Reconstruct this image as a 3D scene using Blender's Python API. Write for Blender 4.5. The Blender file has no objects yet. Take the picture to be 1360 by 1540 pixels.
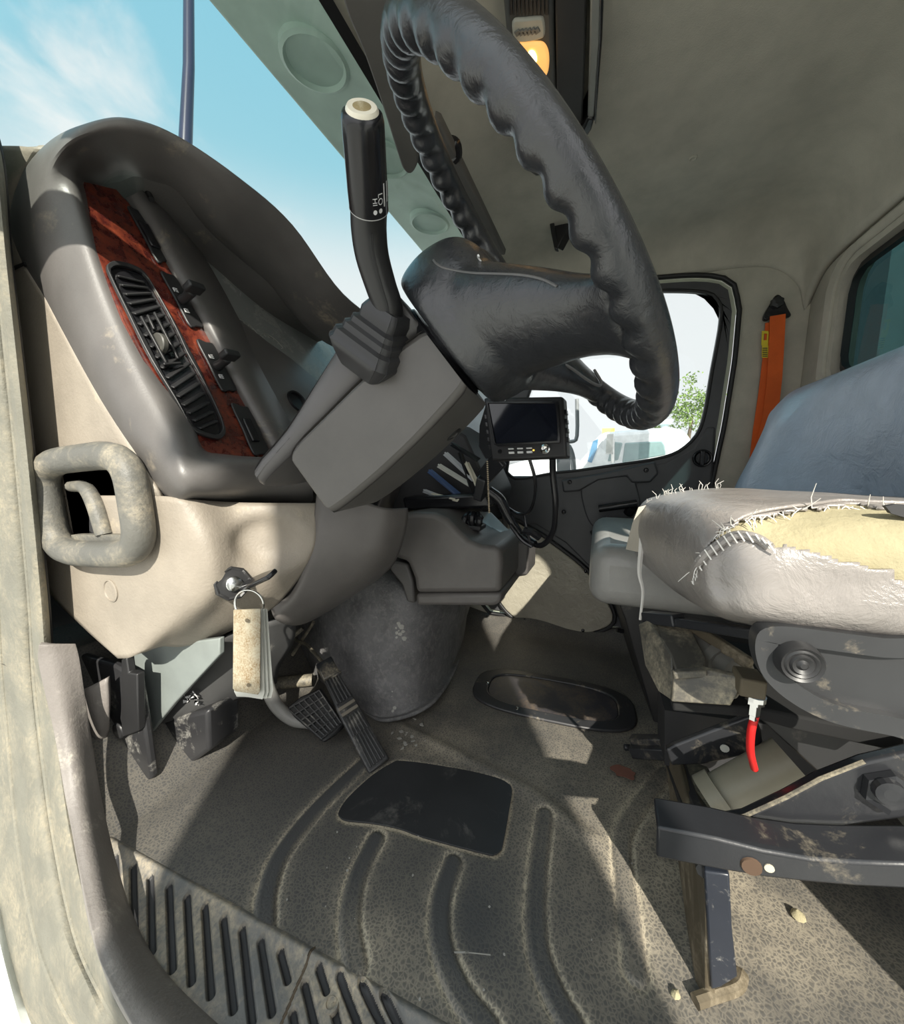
import bpy, math, random
import numpy as np
from mathutils import Vector, Matrix
random.seed(7); rng = np.random.default_rng(7)
C = bpy.context.scene.collection
# light and sky settings
SUN_E = 8; TO_SUN = (-.68, -.36, .53); SKY_STR = 1.0; EXPO = 0.0
SKY_LOW = (.50, .80, .90); SKY_HIGH = (.34, .72, .90); CLOUD = (1.0, 1.02, 1.05); GLARE = (1.75, 1.74, 1.72); GLARE_DIR = (-.75, -.40, .53); CLOUD_LOC = (0, 0, 0)
S = bpy.context.scene
# ---------------------------------------------------------------- camera model (for measuring points in space)
F, CX, CY, VX, VY, H = 575.0, 680, 770, 900, 690, .85
pt = math.atan((CY-VY)/F); cs, sn = math.cos(pt), math.sin(pt)
yaw = math.atan2(VX-CX, F*cs-(VY-CY)*sn)
def ray(px, py):
    u = px-CX; v = py-CY; f = F*cs-v*sn; d = v*cs+F*sn
    return Vector((f*math.cos(yaw)+u*math.sin(yaw), -(u*math.cos(yaw)-f*math.sin(yaw)), -d))
EYE = Vector((0, 0, H))
def P(px, py, X=None, Y=None, Z=None):
    r = ray(px, py)
    t = X/r.x if X is not None else (Y/r.y if Y is not None else (Z-H)/r.z)
    return EYE+r*t
def PL(px, py, o, n):
    r = ray(px, py); return EYE+r*((o-EYE).dot(n)/r.dot(n))
def V(*a): return Vector(a)
def as3(p): return p if isinstance(p, Vector) else P(p[0], p[1], X=p[2])
# ---------------------------------------------------------------- materials
MATS = {}
def mat(name, col, rough=.5, dust=None, bump=None, metal=0, spec=.5, var=.12, coat=0, emit=None, estr=0, sheen=0):
    """dust=(colour, amount 0..1, scale)   bump=(kind, scale, strength)"""
    if name in MATS: return MATS[name]
    m = bpy.data.materials.new(name); m.use_nodes = True; nt = m.node_tree; N = nt.nodes; L = nt.links
    b = N['Principled BSDF']; b.inputs['Roughness'].default_value = rough; b.inputs['Metallic'].default_value = metal
    b.inputs['Specular IOR Level'].default_value = spec
    if coat: b.inputs['Coat Weight'].default_value = coat; b.inputs['Coat Roughness'].default_value = .15
    tc = N.new('ShaderNodeTexCoord')
    def noise(sc, det=4, rgh=.6, dist=0):
        n = N.new('ShaderNodeTexNoise'); n.inputs['Scale'].default_value = sc; n.inputs['Detail'].default_value = det
        n.inputs['Roughness'].default_value = rgh; n.inputs['Distortion'].default_value = dist
        L.new(tc.outputs['Object'], n.inputs['Vector']); return n
    def mix(fac, a, bb):
        x = N.new('ShaderNodeMix'); x.data_type = 'RGBA'
        if isinstance(fac, float): x.inputs[0].default_value = fac
        else: L.new(fac, x.inputs[0])
        for s, k in ((a, 6), (bb, 7)):
            if isinstance(s, tuple): x.inputs[k].default_value = (*s[:3], 1)
            else: L.new(s, x.inputs[k])
        return x.outputs[2]
    def ramp(o, lo, hi):
        r = N.new('ShaderNodeMapRange'); r.inputs[1].default_value = lo; r.inputs[2].default_value = hi; L.new(o, r.inputs[0]); return r.outputs[0]
    n1 = noise(9, 5)
    c = mix(ramp(n1.outputs[0], .3, .7), tuple(x*(1-var) for x in col), tuple(min(1, x*(1+var)) for x in col))
    rgh_out = None
    if dust:
        dc, amt, sc = dust
        n2 = noise(sc, 8, .7, .4)
        f = ramp(n2.outputs[0], .72-.45*amt, .86-.25*amt)
        n3 = noise(sc*14, 4, .7)
        mm = N.new('ShaderNodeMath'); mm.operation = 'MULTIPLY'; L.new(f, mm.inputs[0]); L.new(ramp(n3.outputs[0], .28, .62), mm.inputs[1])
        c = mix(mm.outputs[0], c, dc)
        rr = N.new('ShaderNodeMapRange'); rr.inputs[3].default_value = rough; rr.inputs[4].default_value = min(1, rough+.35); L.new(mm.outputs[0], rr.inputs[0]); L.new(rr.outputs[0], b.inputs['Roughness'])
    L.new(c, b.inputs['Base Color'])
    if bump:
        kind, sc, st = bump[:3]
        if kind == 'grain':
            t = N.new('ShaderNodeTexVoronoi'); t.feature = 'SMOOTH_F1'; t.inputs['Scale'].default_value = sc; L.new(tc.outputs['Object'], t.inputs['Vector']); o = t.outputs[0]
        elif kind == 'wrinkle':
            t = noise(sc, 6, .65, .5); o = t.outputs[0]
        else:
            t = noise(sc, 5, .6); o = t.outputs[0]
        bp = N.new('ShaderNodeBump'); bp.inputs['Strength'].default_value = st; bp.inputs['Distance'].default_value = bump[3] if len(bump) > 3 else .004; L.new(o, bp.inputs['Height']); L.new(bp.outputs[0], b.inputs['Normal'])
    if emit:
        b.inputs['Emission Color'].default_value = (*emit, 1); b.inputs['Emission Strength'].default_value = estr
    MATS[name] = m; return m
def glass(name, tint, refl=.06):
    m = bpy.data.materials.new(name); m.use_nodes = True; nt = m.node_tree; N = nt.nodes; L = nt.links; N.clear()
    o = N.new('ShaderNodeOutputMaterial'); t = N.new('ShaderNodeBsdfTransparent'); t.inputs[0].default_value = (*tint, 1)
    g = N.new('ShaderNodeBsdfGlossy'); g.inputs['Roughness'].default_value = .02; mx = N.new('ShaderNodeMixShader'); mx.inputs[0].default_value = refl
    L.new(t.outputs[0], mx.inputs[1]); L.new(g.outputs[0], mx.inputs[2]); L.new(mx.outputs[0], o.inputs[0]); return m
DUST = (.50, .42, .30)
# ---------------------------------------------------------------- shapes: each returns (verts, faces)
def cr(p0, p1, p2, p3, t):
    return .5*((2*p1)+(-p0+p2)*t+(2*p0-5*p1+4*p2-p3)*t*t+(-p0+3*p1-3*p2+p3)*t**3)
def spline(pts, n=8, closed=False):
    a = [np.array(p, float) for p in pts]; k = len(a); out = []
    for i in range(k if closed else k-1):
        if closed: q = [a[(i+j-1) % k] for j in range(4)]
        else:
            q = [a[i-1] if i > 0 else 2*a[0]-a[1], a[i], a[i+1], a[i+2] if i+2 < k else 2*a[-1]-a[-2]]
        for j in range(n): out.append(cr(*q, j/n))
    if not closed: out.append(a[-1])
    return out
def gridsurf(grid, n=6, closed_rows=False):
    rows = [spline([as3(p) for p in r], n, closed_rows) for r in grid]
    cols = list(zip(*rows)); dense = [spline(c, n) for c in cols]
    R = len(dense[0]); K = len(dense)
    v = [tuple(dense[c][r]) for r in range(R) for c in range(K)]
    f = []
    for r in range(R-1):
        for c in range(K if closed_rows else K-1):
            c2 = (c+1) % K
            f.append((r*K+c, r*K+c2, (r+1)*K+c2, (r+1)*K+c))
    return v, f
def tube(pts, r, seg=10, sm=0, cap=True, flat=None):
    pts = [np.array(p, float) for p in pts]
    if sm: 
        rr = r if isinstance(r, (list, tuple)) else [r]*len(pts)
        q = spline([np.append(p, x) for p, x in zip(pts, rr)], sm); pts = [x[:3] for x in q]; r = [x[3] for x in q]
    if not isinstance(r, (list, tuple)): r = [r]*len(pts)
    v = []; f = []; prev = None
    for i, p in enumerate(pts):
        t = pts[min(i+1, len(pts)-1)]-pts[max(i-1, 0)]; t = t/(np.linalg.norm(t)+1e-12)
        if prev is None:
            a = np.array([0, 0, 1.]) if abs(t[2]) < .9 else np.array([1., 0, 0])
            if flat is not None: a = np.array(flat, float)
            u = a-t*np.dot(a, t)
        else: u = prev-t*np.dot(prev, t)
        u = u/(np.linalg.norm(u)+1e-12); prev = u; w = np.cross(t, u)
        for k in range(seg):
            a = 2*math.pi*k/seg; v.append(tuple(p+r[i]*(math.cos(a)*u+math.sin(a)*w)))
    for i in range(len(pts)-1):
        for k in range(seg):
            f.append((i*seg+k, i*seg+(k+1) % seg, (i+1)*seg+(k+1) % seg, (i+1)*seg+k))
    if cap: f.append(tuple(range(seg-1, -1, -1))); f.append(tuple((len(pts)-1)*seg+k for k in range(seg)))
    return v, f
def ribbon(pts, w, t, across):
    """flat strap: width w along 'across', thickness t"""
    pts = [Vector(p) for p in pts]; a = Vector(across).normalized(); v = []; f = []
    for i, p in enumerate(pts):
        d = (pts[min(i+1, len(pts)-1)]-pts[max(i-1, 0)]).normalized(); aa = (a-d*a.dot(d)).normalized(); n = d.cross(aa)
        ww = w[i] if isinstance(w, (list, tuple)) else w
        for sx, sy in ((-1, -1), (1, -1), (1, 1), (-1, 1)): v.append(tuple(p+aa*(sx*ww/2)+n*(sy*t/2)))
    for i in range(len(pts)-1):
        for k in range(4): f.append((i*4+k, i*4+(k+1) % 4, i*4+4+(k+1) % 4, i*4+4+k))
    f.append((3, 2, 1, 0)); k = (len(pts)-1)*4; f.append((k, k+1, k+2, k+3)); return v, f
def prism(pts, d):
    """outline of world points pushed along vector d"""
    n = len(pts); d = Vector(d); pts = [Vector(p) for p in pts]
    v = [tuple(p) for p in pts]+[tuple(p+d) for p in pts]
    f = [tuple(range(n-1, -1, -1)), tuple(range(n, 2*n))]+[(i, (i+1) % n, n+(i+1) % n, n+i) for i in range(n)]
    return v, f
def ring(outer, inner, d):
    n = len(outer); d = Vector(d)
    v = [tuple(Vector(p)) for p in outer]+[tuple(Vector(p)) for p in inner]+[tuple(Vector(p)+d) for p in outer]+[tuple(Vector(p)+d) for p in inner]
    f = []
    for i in range(n):
        j = (i+1) % n
        f += [(i, j, n+j, n+i), (2*n+j, 2*n+i, 3*n+i, 3*n+j), (j, i, 2*n+i, 2*n+j), (n+i, n+j, 3*n+j, 3*n+i)]
    return v, f
def resample(pts, n):
    a = np.array([tuple(p) for p in pts]+[tuple(pts[0])], float); s = np.r_[0, np.cumsum(np.linalg.norm(np.diff(a, axis=0), axis=1))]
    t = np.linspace(0, s[-1], n, endpoint=False); return [Vector((np.interp(x, s, a[:, 0]), np.interp(x, s, a[:, 1]), np.interp(x, s, a[:, 2]))) for x in t]
def box(c, ax, ay, az):
    """centre and three half-extent vectors (or numbers)"""
    c = Vector(c); ax = Vector((ax, 0, 0)) if not hasattr(ax, '__len__') else Vector(ax)
    ay = Vector((0, ay, 0)) if not hasattr(ay, '__len__') else Vector(ay); az = Vector((0, 0, az)) if not hasattr(az, '__len__') else Vector(az)
    v = [tuple(c+ax*i+ay*j+az*k) for k in (-1, 1) for j in (-1, 1) for i in (-1, 1)]
    return v, [(0, 2, 3, 1), (4, 5, 7, 6), (0, 1, 5, 4), (2, 6, 7, 3), (0, 4, 6, 2), (1, 3, 7, 5)]
def boxb(x0, x1, y0, y1, z0, z1): return box(((x0+x1)/2, (y0+y1)/2, (z0+z1)/2), (x1-x0)/2, (y1-y0)/2, (z1-z0)/2)
def bar(a, b, w, h, up=(0, 0, 1)):
    a = Vector(a); b = Vector(b); d = b-a; u = Vector(up); s = d.cross(u).normalized(); u = s.cross(d).normalized()
    return box((a+b)/2, d/2, s*(w/2), u*(h/2))
def basis(n):
    n = Vector(n).normalized(); a = V(0, 0, 1) if abs(n.z) < .9 else V(1, 0, 0)
    u = (a-n*a.dot(n)).normalized(); return n, u, n.cross(u)
def lathe(p, axis, prof, seg=24):
    """prof: list of (height along axis, radius)"""
    n, u, w = basis(axis); p = Vector(p); v = []; f = []
    for h, r in prof:
        for k in range(seg):
            a = 2*math.pi*k/seg; v.append(tuple(p+n*h+(u*math.cos(a)+w*math.sin(a))*r))
    for i in range(len(prof)-1):
        for k in range(seg): f.append((i*seg+k, i*seg+(k+1) % seg, (i+1)*seg+(k+1) % seg, (i+1)*seg+k))
    f.append(tuple(range(seg-1, -1, -1))); f.append(tuple((len(prof)-1)*seg+k for k in range(seg))); return v, f
def rrect(hw, hh, r, n=5):
    o = []
    for cx, cy, a0 in ((hw-r, hh-r, 0), (-hw+r, hh-r, 90), (-hw+r, -hh+r, 180), (hw-r, -hh+r, 270)):
        for k in range(n+1):
            a = math.radians(a0+90*k/n); o.append((cx+r*math.cos(a), cy+r*math.sin(a)))
    return o
def plane_pts(o2, o, u, w): return [Vector(o)+u*a+w*b for a, b in o2]
def pixo(pxs, sm=0, **k):
    """outline given by points measured on a plane; sm rounds it with a spline"""
    p = [P(a, b, **k) for a, b in pxs]
    return [Vector(q) for q in spline(p, sm, True)] if sm else p
def pixp(pxs, o, n, sm=0):
    p = [PL(a, b, o, n) for a, b in pxs]
    return [Vector(q) for q in spline(p, sm, True)] if sm else p
# ---------------------------------------------------------------- objects
def build(name, geos, m, parent=None, bevel=0, smooth=True, sub=0, solid=0, off=-1, ang=40, seg=2):
    if isinstance(geos, tuple): geos = [geos]
    v = []; f = []
    for gv, gf in geos:
        o = len(v); v += [tuple(p) for p in gv]; f += [tuple(i+o for i in q) for q in gf]
    me = bpy.data.meshes.new(name); me.from_pydata(v, [], f); me.validate()
    for mm in (m if isinstance(m, list) else [m]): me.materials.append(mm)
    import bmesh
    bm = bmesh.new(); bm.from_mesh(me); bmesh.ops.recalc_face_normals(bm, faces=bm.faces)
    bm.to_mesh(me); bm.free()
    o = bpy.data.objects.new(name, me); C.objects.link(o)
    if smooth:
        for p in me.polygons: p.use_smooth = True
    if solid:
        x = o.modifiers.new('solid', 'SOLIDIFY'); x.thickness = solid; x.offset = off
    if bevel:
        x = o.modifiers.new('bevel', 'BEVEL'); x.width = bevel; x.segments = seg; x.limit_method = 'ANGLE'; x.angle_limit = math.radians(35); x.harden_normals = False
    if sub:
        x = o.modifiers.new('sub', 'SUBSURF'); x.levels = sub; x.render_levels = sub
    if smooth:
        try: me.set_sharp_from_angle(angle=math.radians(ang))
        except Exception: pass
    if parent is not None: adopt(o, parent)
    return o
def wloc(o):
    p = Vector(o.location)
    while o.parent is not None:
        o = o.parent; p = p+Vector(o.location)
    return p
def adopt(o, parent):
    root = parent
    while root.parent is not None: root = root.parent
    o.parent = parent; o.matrix_parent_inverse = Matrix.Translation(root.location).inverted() if parent is root else Matrix.Identity(4)
def tag(o, label=None, cat=None, group=None, kind=None):
    if label: o['label'] = label
    if cat: o['category'] = cat
    if group: o['group'] = group
    if kind: o['kind'] = kind
    return o
def thing(name, label, cat, loc, group=None):
    o = bpy.data.objects.new(name, None); C.objects.link(o); o.location = loc; o.empty_display_size = .05
    return tag(o, label, cat, group)
def struct(o, label, cat): return tag(o, label, cat, kind='structure')
def textmesh(s, size):
    cu = bpy.data.curves.new('t', 'FONT'); cu.body = s; cu.size = size; cu.align_x = 'CENTER'; cu.align_y = 'CENTER'
    o = bpy.data.objects.new('t', cu); C.objects.link(o); bpy.context.view_layer.update()
    me = bpy.data.meshes.new_from_object(o.evaluated_get(bpy.context.evaluated_depsgraph_get()))
    v = [tuple(p.co) for p in me.vertices]; f = [tuple(p.vertices) for p in me.polygons]
    bpy.data.objects.remove(o); bpy.data.curves.remove(cu); bpy.data.meshes.remove(me); return v, f
def mapv(g, fn): return [fn(Vector(p)) for p in g[0]], g[1]
def inpoly(x, y, poly):
    c = False; n = len(poly)
    for i in range(n):
        x1, y1 = poly[i]; x2, y2 = poly[(i+1) % n]
        if (y1 > y) != (y2 > y) and x < (x2-x1)*(y-y1)/(y2-y1)+x1: c = not c
    return c
def pix(p):
    """where a point is seen in the photo (for measuring only)"""
    x, y, z = p; z -= H; R = -y; f = x*math.cos(yaw)-R*math.sin(yaw); u = x*math.sin(yaw)+R*math.cos(yaw); d = -z
    fd = f*cs+d*sn; return CX+F*u/fd, CY+F*(d*cs-f*sn)/fd
# ================================================================ MATERIALS
M = dict(
 plastic=mat('grey plastic', (.085, .08, .077), .42, (DUST, .22, 7), ('noise', 260, .10)),
 bezel=mat('dash hood plastic', (.115, .108, .103), .40, (DUST, .28, 6), ('noise', 240, .08)),
 dark=mat('black plastic', (.022, .022, .023), .42, ((.3, .27, .22), .18, 9)),
 black=mat('gloss black', (.012, .012, .014), .22),
 beige=mat('beige dash plastic', (.285, .25, .205), .5, (DUST, .30, 8), ('noise', 150, .28)),
 knee=mat('grey knee plastic', (.115, .106, .10), .45, (DUST, .2, 6), ('noise', 240, .10)),
 shroud=mat('column plastic', (.10, .094, .088), .42, (DUST, .2, 5), ('noise', 260, .08)),
 leather=mat('wheel leather', (.026, .028, .032), .25, None, ('wrinkle', 48, .5), var=.25, spec=.85),
 headliner=mat('headliner', (.45, .43, .365), .9, None, ('noise', 330, .25)),
 door=mat('door plastic', (.055, .056, .06), .45, None, ('noise', 260, .1)),
 rubber=mat('seal rubber', (.012, .012, .013), .5),
 paint=mat('cab paint', (.52, .55, .53), .35, (DUST, .3, 5)),
 jamb=mat('dusty seal', (.17, .165, .135), .7, ((.34, .30, .22), .6, 7), ('noise', 90, .6)),
 tread=mat('sill tread', (.13, .13, .125), .6, (DUST, .75, 7), ('noise', 120, .35)),
 treadgap=mat('tread groove', (.035, .035, .037), .6),
 vinyl=mat('silver vinyl', (.27, .248, .232), .30, (DUST, .16, 6), ('wrinkle', 19, 1.0, .0062), spec=.75),
 bench=mat('sky tinted grey vinyl', (.33, .41, .52), .36, None, ('wrinkle', 20, 1.0, .006), spec=.7),  # grey vinyl with the sky's blue reflection put into its colour
 foam=mat('cushion foam', (.36, .32, .20), .95, ((.34, .29, .17), .5, 12), ('noise', 45, 1.0)),
 thread=mat('frayed thread', (.72, .70, .66), .8),
 steel=mat('black steel', (.022, .023, .026), .3, ((.42, .36, .26), .34, 9), ('noise', 30, .15)),
 dusty=mat('dusty steel', (.07, .065, .055), .5, ((.46, .40, .28), .75, 10)),
 brown=mat('rusty plate', (.10, .08, .05), .7, (DUST, .5, 9), ('noise', 40, .4)),
 wood=mat('red burl trim', (.06, .010, .008), .26, ((.34, .065, .024), .62, 34), spec=.6, coat=.4, var=.6),
 lens=mat('gauge lens', (.24, .25, .235), .22, ((.3, .29, .24), .5, 9)),
 glyph=mat('white print', (.75, .75, .75), .5),
 chrome=mat('chrome', (.75, .75, .74), .2, metal=1),
 carpet=mat('hump carpet', (.155, .153, .155), .95, ((.30, .29, .28), .55, 55), ('noise', 170, 1.2), var=.3),
 kick=mat('embossed vinyl', (.34, .315, .25), .32, None, ('wrinkle', 26, 1.1), spec=.6),
 orange=mat('orange webbing', (.72, .12, .015), .75, None, ('noise', 300, .3)),
 yellow=mat('yellow tag', (.75, .6, .03), .6),
 screen=mat('screen glass', (.012, .014, .022), .08, spec=.8),
 tag=mat('grubby tag', (.40, .37, .28), .5, ((.17, .10, .035), 1.0, 20)),
 paper=mat('paper card', (.55, .55, .50), .6),
 red=mat('red plastic', (.65, .02, .02), .4),
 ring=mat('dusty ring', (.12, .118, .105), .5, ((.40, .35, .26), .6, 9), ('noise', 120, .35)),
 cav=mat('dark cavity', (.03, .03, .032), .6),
 scuff=mat('scuffed black', (.03, .03, .032), .4, ((.62, .60, .54), .42, 14)),
 pedal=mat('worn pedal rubber', (.035, .035, .036), .35, ((.40, .37, .32), .45, 16)),
 legp=mat('chipped blue black', (.022, .026, .036), .28, ((.5, .48, .44), .36, 34)),
 lensoff=mat('unlit lamp lens', (.40, .40, .35), .35),
 lampbody=mat('overhead grey', (.06, .062, .06), .5),
 lampdark=mat('overhead dark', (.028, .028, .028), .6),
 dome=mat('lit lamp lens', (.8, .5, .2), .4, emit=(1, .50, .13), estr=.75),
 bulb=mat('lamp filament glow', (1, .8, .5), .4, emit=(1, .80, .42), estr=3.2),
 amber=mat('led', (1, .6, .1), .4, emit=(1, .6, .1), estr=1.5),
 white=mat('white truck paint', (.85, .86, .88), .25),
 tglass=mat('truck window', (.22, .32, .33), .1),
 leaf=mat('tree leaves', (.16, .25, .06), .8, ((.30, .38, .12), .5, 2)),
 bark=mat('tree bark', (.12, .09, .06), .9),
 concrete=mat('outside concrete', (.50, .49, .46), .9, ((.42, .40, .36), .5, .6)),
 visor_paint=mat('outer visor', (.50, .60, .54), .5),
 teal=mat('teal body panel', (.045, .075, .08), .5, ((.10, .15, .155), .6, 2)),
 lightteal=mat('pale panel', (.20, .28, .27), .5),
)
G_ws = glass('windshield glass', (.93, .965, .955), .04)
G_side = glass('side glass', (.96, .98, .97), .05)
G_rear = glass('rear glass', (.42, .56, .56), .06)
# ================================================================ FLOOR (one moulded mat, height field)
def seg_dist(x, y, pl):
    d = np.full(x.shape, 9.)
    for (x0, y0), (x1, y1) in zip(pl[:-1], pl[1:]):
        dx, dy = x1-x0, y1-y0; t = np.clip(((x-x0)*dx+(y-y0)*dy)/(dx*dx+dy*dy+1e-12), 0, 1)
        d = np.minimum(d, np.hypot(x-x0-t*dx, y-y0-t*dy))
    return d
def hfield(name, x0, x1, y0, y1, res, zf, mats, parent=None, mf=None, keep=None, dirt=None, smooth=True):
    nx = int((x1-x0)/res)+1; ny = int((y1-y0)/res)+1
    X, Y = np.meshgrid(np.linspace(x0, x1, nx), np.linspace(y0, y1, ny)); Z = zf(X, Y)
    co = np.stack([X, Y, Z], -1).reshape(-1, 3)
    i = np.arange(nx*ny).reshape(ny, nx); q = np.stack([i[:-1, :-1], i[:-1, 1:], i[1:, 1:], i[1:, :-1]], -1).reshape(-1, 4)
    cx = (X[:-1, :-1]+X[1:, 1:])/2; cy = (Y[:-1, :-1]+Y[1:, 1:])/2
    if keep is not None:
        k = keep(cx, cy).reshape(-1); q = q[k]
    me = bpy.data.meshes.new(name); me.vertices.add(len(co)); me.vertices.foreach_set('co', co.ravel())
    me.loops.add(len(q)*4); me.loops.foreach_set('vertex_index', q.ravel().astype(np.int32))
    me.polygons.add(len(q)); me.polygons.foreach_set('loop_start', (np.arange(len(q))*4).astype(np.int32))
    try: me.polygons.foreach_set('loop_total', np.full(len(q), 4, np.int32))
    except Exception: pass
    me.update(calc_edges=True); me.validate()
    for mm in mats: me.materials.append(mm)
    if mf is not None:
        mi = mf(cx, cy).reshape(-1)
        if keep is not None: mi = mi[k]
        me.polygons.foreach_set('material_index', mi.astype(np.int32))
    me.polygons.foreach_set('use_smooth', np.full(len(q), smooth))
    if dirt is not None:
        a = me.attributes.new('dirt', 'FLOAT', 'POINT'); a.data.foreach_set('value', dirt(X, Y).ravel().astype(np.float32))
    o = bpy.data.objects.new(name, me); C.objects.link(o)
    if parent is not None: adopt(o, parent)
    return o
def fl(l, z=0): return [(p.x, p.y) for p in (P(a, b, Z=z) for a, b in l)]
def flsp(l, n=8): return [tuple(p) for p in spline(fl(l), n)]
STR = [flsp(l) for l in ([(548, 1148), (480, 1212), (425, 1280), (402, 1340), (397, 1395)],
                         [(565, 1262), (537, 1320), (526, 1385), (535, 1455)],
                         [(681, 1298), (664, 1355), (664, 1420), (690, 1490), (735, 1550)],
                         [(819, 1226), (808, 1330), (809, 1420), (832, 1490), (866, 1550)],
                         [(1003, 1160), (960, 1215), (936, 1265), (945, 1360), (957, 1460)])]
WID = .0195
PAD = fl([(590, 1149), (602, 1146), (640, 1150), (700, 1160), (745, 1171), (764, 1180), (770, 1190), (766, 1220), (757, 1270), (752, 1282), (744, 1287), (730, 1286), (640, 1262), (600, 1248), (560, 1240), (522, 1236), (511, 1230), (510, 1222), (525, 1200), (560, 1168)])
def poly_dist(x, y, pl): return seg_dist(x, y, pl+[pl[0]])
CREASE = fl([(600, 1090), (700, 1140), (800, 1190), (890, 1262)])
def floor_z(x, y):
    z = np.zeros_like(x)
    for s in STR:
        d = seg_dist(x, y, s); z += .0035*np.clip((WID-d)/.004, 0, 1) - .0045*np.exp(-((d-WID-.001)/.0032)**2)
    d = poly_dist(x, y, PAD); z -= .004*np.exp(-(d/.004)**2)
    z += .006*np.exp(-(seg_dist(x, y, CREASE)/.02)**2)
    z += .05*np.clip((x-1.72)/.14, 0, 1)**2*(1+.35*np.sin(y*14+x*9))          # turned-up far edge
    z += .35*np.clip((y-.98)/.3, 0, 1)**1.5
    z += .0025*np.sin(x*11+2)*np.sin(y*9)
    return z
def floor_dirt(x, y):
    d = np.zeros_like(x)
    for s in STR:
        e = seg_dist(x, y, s); d += 1.0*np.exp(-((e-WID-.004)/.0032)**2)+.22*np.exp(-((e-WID-.008)/.012)**2); d -= .25*np.exp(-((e-.006)/.009)**2)
    d += 2.2*np.exp(-((poly_dist(x, y, PAD)-.001)/.0045)**2)
    g = lambda px, py, rx, ry, a: a*np.exp(-(((x-P(px, py, Z=0).x)/rx)**2+((y-P(px, py, Z=0).y)/ry)**2))
    d += g(1000, 1200, .30, .16, .55)+g(950, 1400, .14, .10, .28)+g(600, 1480, .08, .13, .45)+g(640, 1120, .09, .12, .45)+g(700, 1100, .2, .3, .15)
    d += g(1180, 1390, .12, .2, .4)+g(850, 1200, .2, .2, .25)-g(700, 1400, .10, .07, .30)-g(460, 1180, .2, .3, .12)
    d += g(560, 1380, .06, .05, .25)
    return .55*d+.085
fm = bpy.data.materials.new('rubber floor mat'); fm.use_nodes = True
def floor_mat(m, base, withattr=True):
    nt = m.node_tree; N = nt.nodes; L = nt.links; b = N['Principled BSDF']; b.inputs['Roughness'].default_value = .55
    tc = N.new('ShaderNodeTexCoord'); v = N.new('ShaderNodeTexVoronoi'); v.feature = 'DISTANCE_TO_EDGE'; v.inputs['Scale'].default_value = 138
    nz = N.new('ShaderNodeTexNoise'); nz.inputs['Scale'].default_value = 60; nz.inputs['Detail'].default_value = 3
    L.new(tc.outputs['Object'], nz.inputs['Vector'])
    add = N.new('ShaderNodeVectorMath'); add.operation = 'MULTIPLY_ADD'; L.new(nz.outputs['Color'], add.inputs[0]); add.inputs[1].default_value = (.013, .013, .013); L.new(tc.outputs['Object'], add.inputs[2])
    L.new(add.outputs[0], v.inputs['Vector'])
    n2 = N.new('ShaderNodeTexNoise'); n2.inputs['Scale'].default_value = 7; n2.inputs['Detail'].default_value = 9; n2.inputs['Roughness'].default_value = .72; L.new(tc.outputs['Object'], n2.inputs['Vector'])
    at = N.new('ShaderNodeAttribute'); at.attribute_name = 'dirt'
    def math_(op, a, bb):
        n = N.new('ShaderNodeMath'); n.operation = op
        for i, q in enumerate((a, bb)):
            if isinstance(q, (int, float)): n.inputs[i].default_value = q
            else: L.new(q, n.inputs[i])
        return n.outputs[0]
    def mr(o, a, c, lo=0, hi=1):
        n = N.new('ShaderNodeMapRange'); n.inputs[1].default_value = a; n.inputs[2].default_value = c; n.inputs[3].default_value = lo; n.inputs[4].default_value = hi; L.new(o, n.inputs[0]); return n.outputs[0]
    edge = mr(v.outputs['Distance'], .02, .24, 1, 0)
    nn = mr(n2.outputs[0], .36, .66)
    d1 = math_('MULTIPLY', at.outputs['Fac'] if withattr else .3, math_('ADD', math_('MULTIPLY', nn, 1.0), .35))
    crack = math_('MULTIPLY', edge, math_('ADD', math_('MULTIPLY', d1, 1.1), .10))
    tot = math_('MINIMUM', math_('ADD', math_('MULTIPLY', d1, .62), math_('MULTIPLY', crack, .75)), 1)
    mx = N.new('ShaderNodeMix'); mx.data_type = 'RGBA'; L.new(tot, mx.inputs[0]); mx.inputs[6].default_value = (*base, 1); mx.inputs[7].default_value = (.47, .41, .31, 1)
    L.new(mx.outputs[2], b.inputs['Base Color'])
    bp = N.new('ShaderNodeBump'); bp.inputs['Strength'].default_value = .35; bp.inputs['Distance'].default_value = .002; L.new(v.outputs['Distance'], bp.inputs['Height']); L.new(bp.outputs[0], b.inputs['Normal'])
floor_mat(fm, (.062, .062, .062))
FP = [(p[0], p[1]) for p in PAD]
floor = hfield('floor', .43, 1.90, -.74, 1.49, .0048, floor_z, [fm], dirt=floor_dirt)
struct(floor, 'black moulded rubber cab floor mat with long ribs and tan dust', 'floor')
padm = mat('worn heel pad', (.028, .029, .031), .42, ((.22, .21, .19), .38, 5), ('wrinkle', 9, .15))
hp = build('heel_pad', prism([V(q[0], q[1], .0005) for q in spline([(a, b, 0) for a, b in PAD], 5, True)], (0, 0, .004)), padm, floor, bevel=.002)
hp['label'] = 'smooth worn black heel pad with tan outline'
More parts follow.
